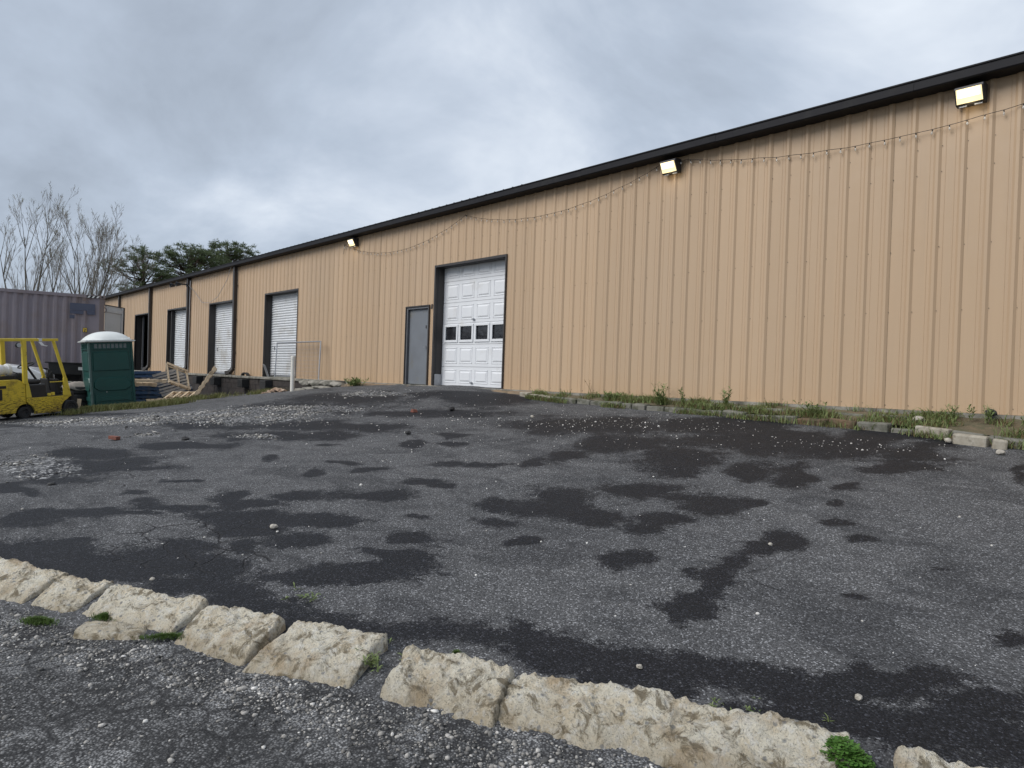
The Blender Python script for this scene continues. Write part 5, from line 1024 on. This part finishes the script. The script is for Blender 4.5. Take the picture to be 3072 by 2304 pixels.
o=b.obj('tarp',M['cloth'],smooth=True,fix=False); o.location=(-24.45,-6.15,tz1(-24.45,-6.15)+.80); sm=o.modifiers.new('solid','SOLIDIFY'); sm.thickness=.012; tag(o,'crumpled grey brown tarp over the tyres beside the green toilet','tarp')
M['woodn']=pm('pale_pallet_wood',(.70,.56,.39),(.58,.45,.30),3,.8,bs=30,bstr=.3,stretch=(1,8,8),dirt=(.20,.15,.10),dscale=4,damt=(.52,.75))
M['woodg']=pm('grey_weathered_wood',(.34,.305,.26),(.24,.215,.185),4,.85,bs=30,bstr=.3,stretch=(1,8,8),dirt=(.07,.09,.13),dscale=3,damt=(.5,.7))
M['woodb']=pm('blue_painted_wood',(.022,.058,.125),(.03,.07,.14),3,.75,bs=30,bstr=.25,stretch=(1,8,8),dirt=(.09,.09,.09),dscale=5,damt=(.55,.75))
o=B().box((0,0,.2),(.10,.06,.42),Matrix.Rotation(.08,3,'Y')).obj('timber_offcut',M['woodn'],bevel=.006); o.location=on(-22.85,-6.42,-.03); o.rotation_euler=(0,0,1.4); tag(o,'pale timber offcut standing beside the forklift front wheel','timber')
# ------------------------------------------------------------------ pallets
def board_mesh(nm,d,mat):
    o=B().box((0,0,0),d); me=bpy.data.meshes.new(nm); me.from_pydata(o.v,[],o.f); me.update(); me.materials.append(mat)
    bm=bmesh.new(); bm.from_mesh(me); bmesh.ops.bevel(bm,geom=bm.edges[:],offset=.003,segments=1,affect='EDGES'); bm.to_mesh(me); bm.free(); return me
BMs={}
for kk,mt in(('n',M['woodn']),('g',M['woodg']),('b',M['woodb'])):
    BMs['s'+kk]=board_mesh('stringer',(1.2,.038,.09),mt)
    # deck boards: modelled along x and turned, so the grain follows the board
    BMs['d'+kk]=board_mesh('deck_board',(1.0,.10,.018),mt); BMs['w'+kk]=board_mesh('deck_board',(1.0,.135,.018),mt)
def pallet(origin,u,v,label,ks='n',kt='n',kb=None,top=7,bot=3,scale=1.0,group='pallets heaped by the dock'):
    """origin corner, u the stringer direction (1.2 m), v across (1.0 m); deck on the side of u x v"""
    u=Vector(u).normalized(); v=Vector(v); v=(v-u*v.dot(u)).normalized(); n=u.cross(v)
    m_=Matrix.Identity(4)
    for i,q in enumerate((u,v,n)):
        for j in range(3): m_[j][i]=q[j]*scale
    m_.translation=origin; r=empty('pallet'); r.matrix_world=m_; tag(r,label,'pallet',group); kb=kb or kt
    for y in(.02,.5,.98): inst('stringer',BMs['s'+ks],r,(.6,y,.065))
    for i in range(top):
        x=.05+1.1*i/(top-1); inst('deck_board',BMs[('w' if i in(0,top-1) else 'd')+kt],r,(x+random.uniform(-.008,.008),.5+random.uniform(-.012,.012),.1195),(0,0,math.pi/2+random.uniform(-.015,.015)))
    for i in range(bot):
        x=.07+1.06*i/(bot-1); inst('deck_board',BMs['d'+kb],r,(x,.5,.0105),(0,0,math.pi/2))
    return r
e=Vector((.10,.995,0)); av=Vector((-.995,.10,0))
z0=tz1(-25.6,-4.2)
for i in range(4):
    pallet(Vector((-25.35,-4.85,z0+.02+i*.137))+e*random.uniform(-.04,.04)+av*random.uniform(-.05,.05),e,av,['bottom blue pallet of the stack right of the toilet','second blue pallet up in the stack right of the toilet','third blue pallet up in the stack right of the toilet','topmost blue pallet of the stack right of the toilet'][i],'b','b')
pallet(Vector((-25.3,-4.92,z0+.02+4*.137)),e,av,'pale wooden pallet on top of the blue stack','n','n')
pallet(Vector((-25.2,-4.55,z0+.02+5*.137)),Vector((.25,.97,0)),Vector((-.97,.25,0)),'broken pale pallet frame lying on the very top of the stack','n','n',top=3,bot=2,scale=.9)
pallet(Vector((-29.35,-2.75,-.22)),Vector((1.05,.10,-.80)),Vector((.32,.94,.17)),'blue edged pallet with grey slats leaning on the dock','b','g','b',8,3,1.1)
pallet(Vector((-30.3,-3.25,-.10)),Vector((.8,-.1,-.95)),Vector((.2,.95,.0)),'dark blue pallet propped on the dock behind the grey slatted one','b','b','b',7,3,1.05)
pallet(Vector((-27.88,-2.72,.33)),Vector((.73,-.1,-.70)),Vector((-.23,.78,-.21)),'pale open pallet frame tilted up on the grey slatted pallet','n','n',top=2,bot=2,scale=.86)
pallet(Vector((-25.44,-2.42,-.92)),Vector((.21,.68,1.14)),Vector((-1.05,.36,-.05)),'pale pallet leaning steeply on edge against the dock','n','n','n',7,6,1.12)
pallet(Vector((-26.95,-2.72,-.66)),Vector((.71,.62,.03)),Vector((.60,-.62,-.36)),'tan pallet propped up underside out in front of the leaning ones','n','n','n',7,4,.82)
pallet(on(-25.15,-4.05,.01),Vector((.55,.83,.05)),Vector((-.83,.55,0)),'pale pallet lying flat in the grass before the heap','n','n',scale=.85)
# ------------------------------------------------------------------ white pipe post, mesh gate panel
M['pvc']=pm('white_plastic_pipe',(.74,.72,.67),(.68,.65,.58),3,.42,bstr=.03,dirt=(.45,.38,.28),dscale=3,damt=(.6,.85))
r=empty('pipe_post',on(-18.3,-2.15,0)); tag(r,'white plastic pipe standing upright with cap at the lot edge','post')
B().lathe([(.057,-.3),(.057,.93)],(0,0,0),n=20).obj('pipe',M['pvc'],r,smooth=True); B().lathe([(.063,.89),(.063,.965),(.058,.98),(.001,.985)],(0,0,0),n=20).obj('cap',M['pvc'],r)
r=empty('mesh_gate',(-23.55,-.36,-.02)); tag(r,'galvanised wire mesh gate panel leaning on the wall by a roll up door','gate')
A0,A1=Vector((0,0,0)),Vector((3.28,0,0)); up=Vector((-.12,.10,1.22))
for p,q in((A0,A0+up),(A1,A1+up),(A0+up,A1+up)): B().tube([p,q],.021,8).obj('frame_tube',M['metal'],r)
b=B()
for i in range(1,34): p=A0.lerp(A1,i/34); b.tube([p+up*.03,p+up],.0028,3,False)
for i in range(1,10): b.tube([A0+up*i/10,A1+up*i/10],.0028,3,False)
q=b.obj('wire_mesh',M['metal'],r); q['kind']='stuff'
# ------------------------------------------------------------------ trees
M['bark']=pm('grey_bark',(.15,.135,.115),(.10,.09,.075),5,.95,bs=18,bstr=.6,bd=.02,world=True); M['twig']=pm('twig_bark',(.30,.27,.24),(.24,.21,.185),3,.95,bstr=0,world=True); M['bud']=leaf_mat('spring_buds',(.26,.30,.11),(.22,.25,.10)); M['pine']=leaf_mat('pine_needles',(.075,.105,.05),(.13,.16,.075)); M['pinebark']=pm('pine_bark',(.09,.06,.045),(.05,.036,.03),6,.95,bs=18,bstr=.6,world=True)
def bare_tree(base,h,spread,nst,label,seed,lean=(0,0),buds=True,tw=1.0,stems=None):
    rs=random.Random(seed); r=empty('bare_tree',base); tag(r,label,'tree','leafless trees beyond the container'); TR=B(); TWG=B(); BD=B()
    def limb(p,d,l,rad,lev):
        n=max(2,5-lev); pts=[p]; rr=[rad]; dd=d.copy()
        for i in range(n):
            dd=(dd+Vector((rs.gauss(0,.055),rs.gauss(0,.055),rs.gauss(.05,.04)))).normalized(); pts.append(pts[-1]+dd*l/n); rr.append(rad*(1-.75*(i+1)/n) if lev else rad*(1-.92*(i+1)/n))
        tgt=TR if lev<=1 else TWG; tgt.tube(pts,[max(x,.0065) for x in rr],6 if lev==0 else (5 if lev==1 else 3),False)
        if lev>=4:
            if buds and rs.random()<.5 and pts[-1].z>h*.45:
                for _ in range(2):
                    q=pts[-1]+Vector((rs.gauss(0,.10),rs.gauss(0,.10),rs.gauss(0,.10))); s=.035; BD.add([q,q+Vector((s,0,s)),q+Vector((0,s,2*s))],[(0,1,2)])
            return
        k=[8,5,4,3][lev]
        k=int(k*tw)
        for i in range(k):
            t_=rs.uniform(.22,1.0); f=t_*n; i0=min(int(f),n-1); q=pts[i0].lerp(pts[i0+1],f-i0); dr=(pts[i0+1]-pts[i0]).normalized()
            sd_=dr.cross(Vector((rs.gauss(0,1),rs.gauss(0,1),rs.gauss(0,1)))).normalized(); an=rs.uniform(.28,.62)*spread; nd=(dr*math.cos(an)+sd_*math.sin(an)+Vector((0,0,.16))).normalized()
            limb(q,nd,l*rs.uniform(.34,.55)*(1.15-t_*.5),max(rad*(1-.7*t_)*.5,.008),lev+1)
    for lt,ls in stems or []:
        dp=rs.uniform(-.12,.12); limb(Vector((rs.gauss(0,.15),rs.gauss(0,.15),-.5)),Vector((.678*lt-.735*dp,.735*lt+.678*dp,1)).normalized(),h*ls,rs.uniform(.13,.19)*h/14,0)
    for i in range(0 if stems else nst):
        a=rs.uniform(0,6.28); tilt=rs.uniform(.05,.36)*spread if nst>1 else .05; d=Vector((math.cos(a)*tilt+lean[0],math.sin(a)*tilt+lean[1],1)).normalized()
        limb(Vector((rs.gauss(0,.15),rs.gauss(0,.15),-.5)),d,h*rs.uniform(.84,1.0),rs.uniform(.13,.20)*h/14,0)
    TR.obj('trunk',M['bark'],r,fix=False); TWG.obj('crown',M['twig'],r,fix=False)
    if BD.v: BD.obj('buds',M['bud'],r,fix=False)
    return r
bare_tree((-69.7,2.3,-1.6),13.4,.92,5,'tall bare budding tree with several stems above the container corner',11,stems=[(-.25,.78),(-.17,.88),(-.09,.96),(-.02,1.0),(.05,1.0),(.12,.95),(.19,.87),(.27,.78)])
bare_tree((-75.0,-.9,-1.6),13.6,.9,3,'bare tree at the left edge leaning right above the container',5,stems=[(-.12,.9),(.02,1.0),(.12,.98),(.22,.8)])
bare_tree((-66,-1.9,-1.6),6.9,1.2,2,'low bare brush between the two tall bare trees',31,tw=.8,buds=False)
bare_tree((-66,4.9,-1.6),7.0,1.2,2,'low bare brush against the end of the warehouse roof',41,tw=.8,buds=False)
def pine(base,h,crowns,label,seed):
    rs=random.Random(seed); nr=np.random.RandomState(seed); r=empty('pine_tree',base); tag(r,label,'tree','pines beyond the warehouse'); TR=B(); V=[];F=[]
    TR.tube([(0,0,-.5),(.15,.1,h*.5),(.1,.3,h*.8),(.0,.2,h*.97)],[.30,.24,.15,.06],8,False); cl=[]
    for (ox,oy,oz,rx,rz,nc) in crowns:
        c=Vector((ox,oy,oz))
        for i in range(nc):
            while True:
                q=Vector((rs.uniform(-1,1),rs.uniform(-1,1),rs.uniform(-1,1)))
                if .25<q.length<1: break
            p=c+Vector((q.x*rx,q.y*rx,q.z*rz)); cl.append(p)
            s=Vector((.1*oz/h,.2*oz/h,min(p.z-.6,h*.9)-rs.uniform(.2,1.2)))
            if i%3==0:
                m1=s.lerp(p,.5)+Vector((0,0,-.25)); TR.tube([s,m1,p],[.075,.05,.02],4,False)
    cl=np.array(cl); nn=70; P_=np.repeat(cl,nn,0); d=nr.normal(0,1,(len(P_),3)); d[:,2]=np.abs(d[:,2])*.9-.15; d/=np.linalg.norm(d,axis=1)[:,None]
    st=P_+d*nr.uniform(.0,.36,(len(P_),1)); en=st+d*nr.uniform(.16,.30,(len(P_),1)); sd_=np.cross(d,nr.normal(0,1,(len(P_),3))); sd_/=np.linalg.norm(sd_,axis=1)[:,None]+1e-6; sd_*=.028
    VV=np.stack([st-sd_,st+sd_,en],1).reshape(-1,3); FF=np.arange(len(VV)).reshape(-1,3)
    TR.obj('trunk',M['pinebark'],r,fix=False); npmesh('crown',VV,FF,M['pine'],r); return r
pine((-77.3,8.8,-1.6),14.0,[(.2,-.3,12.9,1.3,1.0,34),(.6,.9,11.3,2.2,1.0,60),(-.2,-2.2,11.6,1.3,.8,24),(.3,-.6,9.4,1.7,.8,28),(.5,2.4,10.4,1.6,1.0,34)],'dark pine nearest the bare trees, separate rounded crown',3)
pine((-79.3,14.0,-1.6),15.4,[(0,.0,14.0,2.2,1.2,74),(0,-2.2,13.3,1.8,1.0,46),(.3,2.2,13.5,2.0,1.3,60),(.3,.5,11.9,2.8,1.0,60),(0,-1.5,10.9,1.6,.7,22)],'middle pine with the broadest flat crown above the roof',4)
pine((-81.5,18.7,-1.6),16.9,[(0,.2,15.5,1.9,1.2,60),(0,2.2,15.3,1.8,1.2,54),(.2,-2.0,14.2,2.0,1.3,60),(0,.5,13.5,2.8,1.1,64)],'pine farthest right, crown touching the roofline',6)
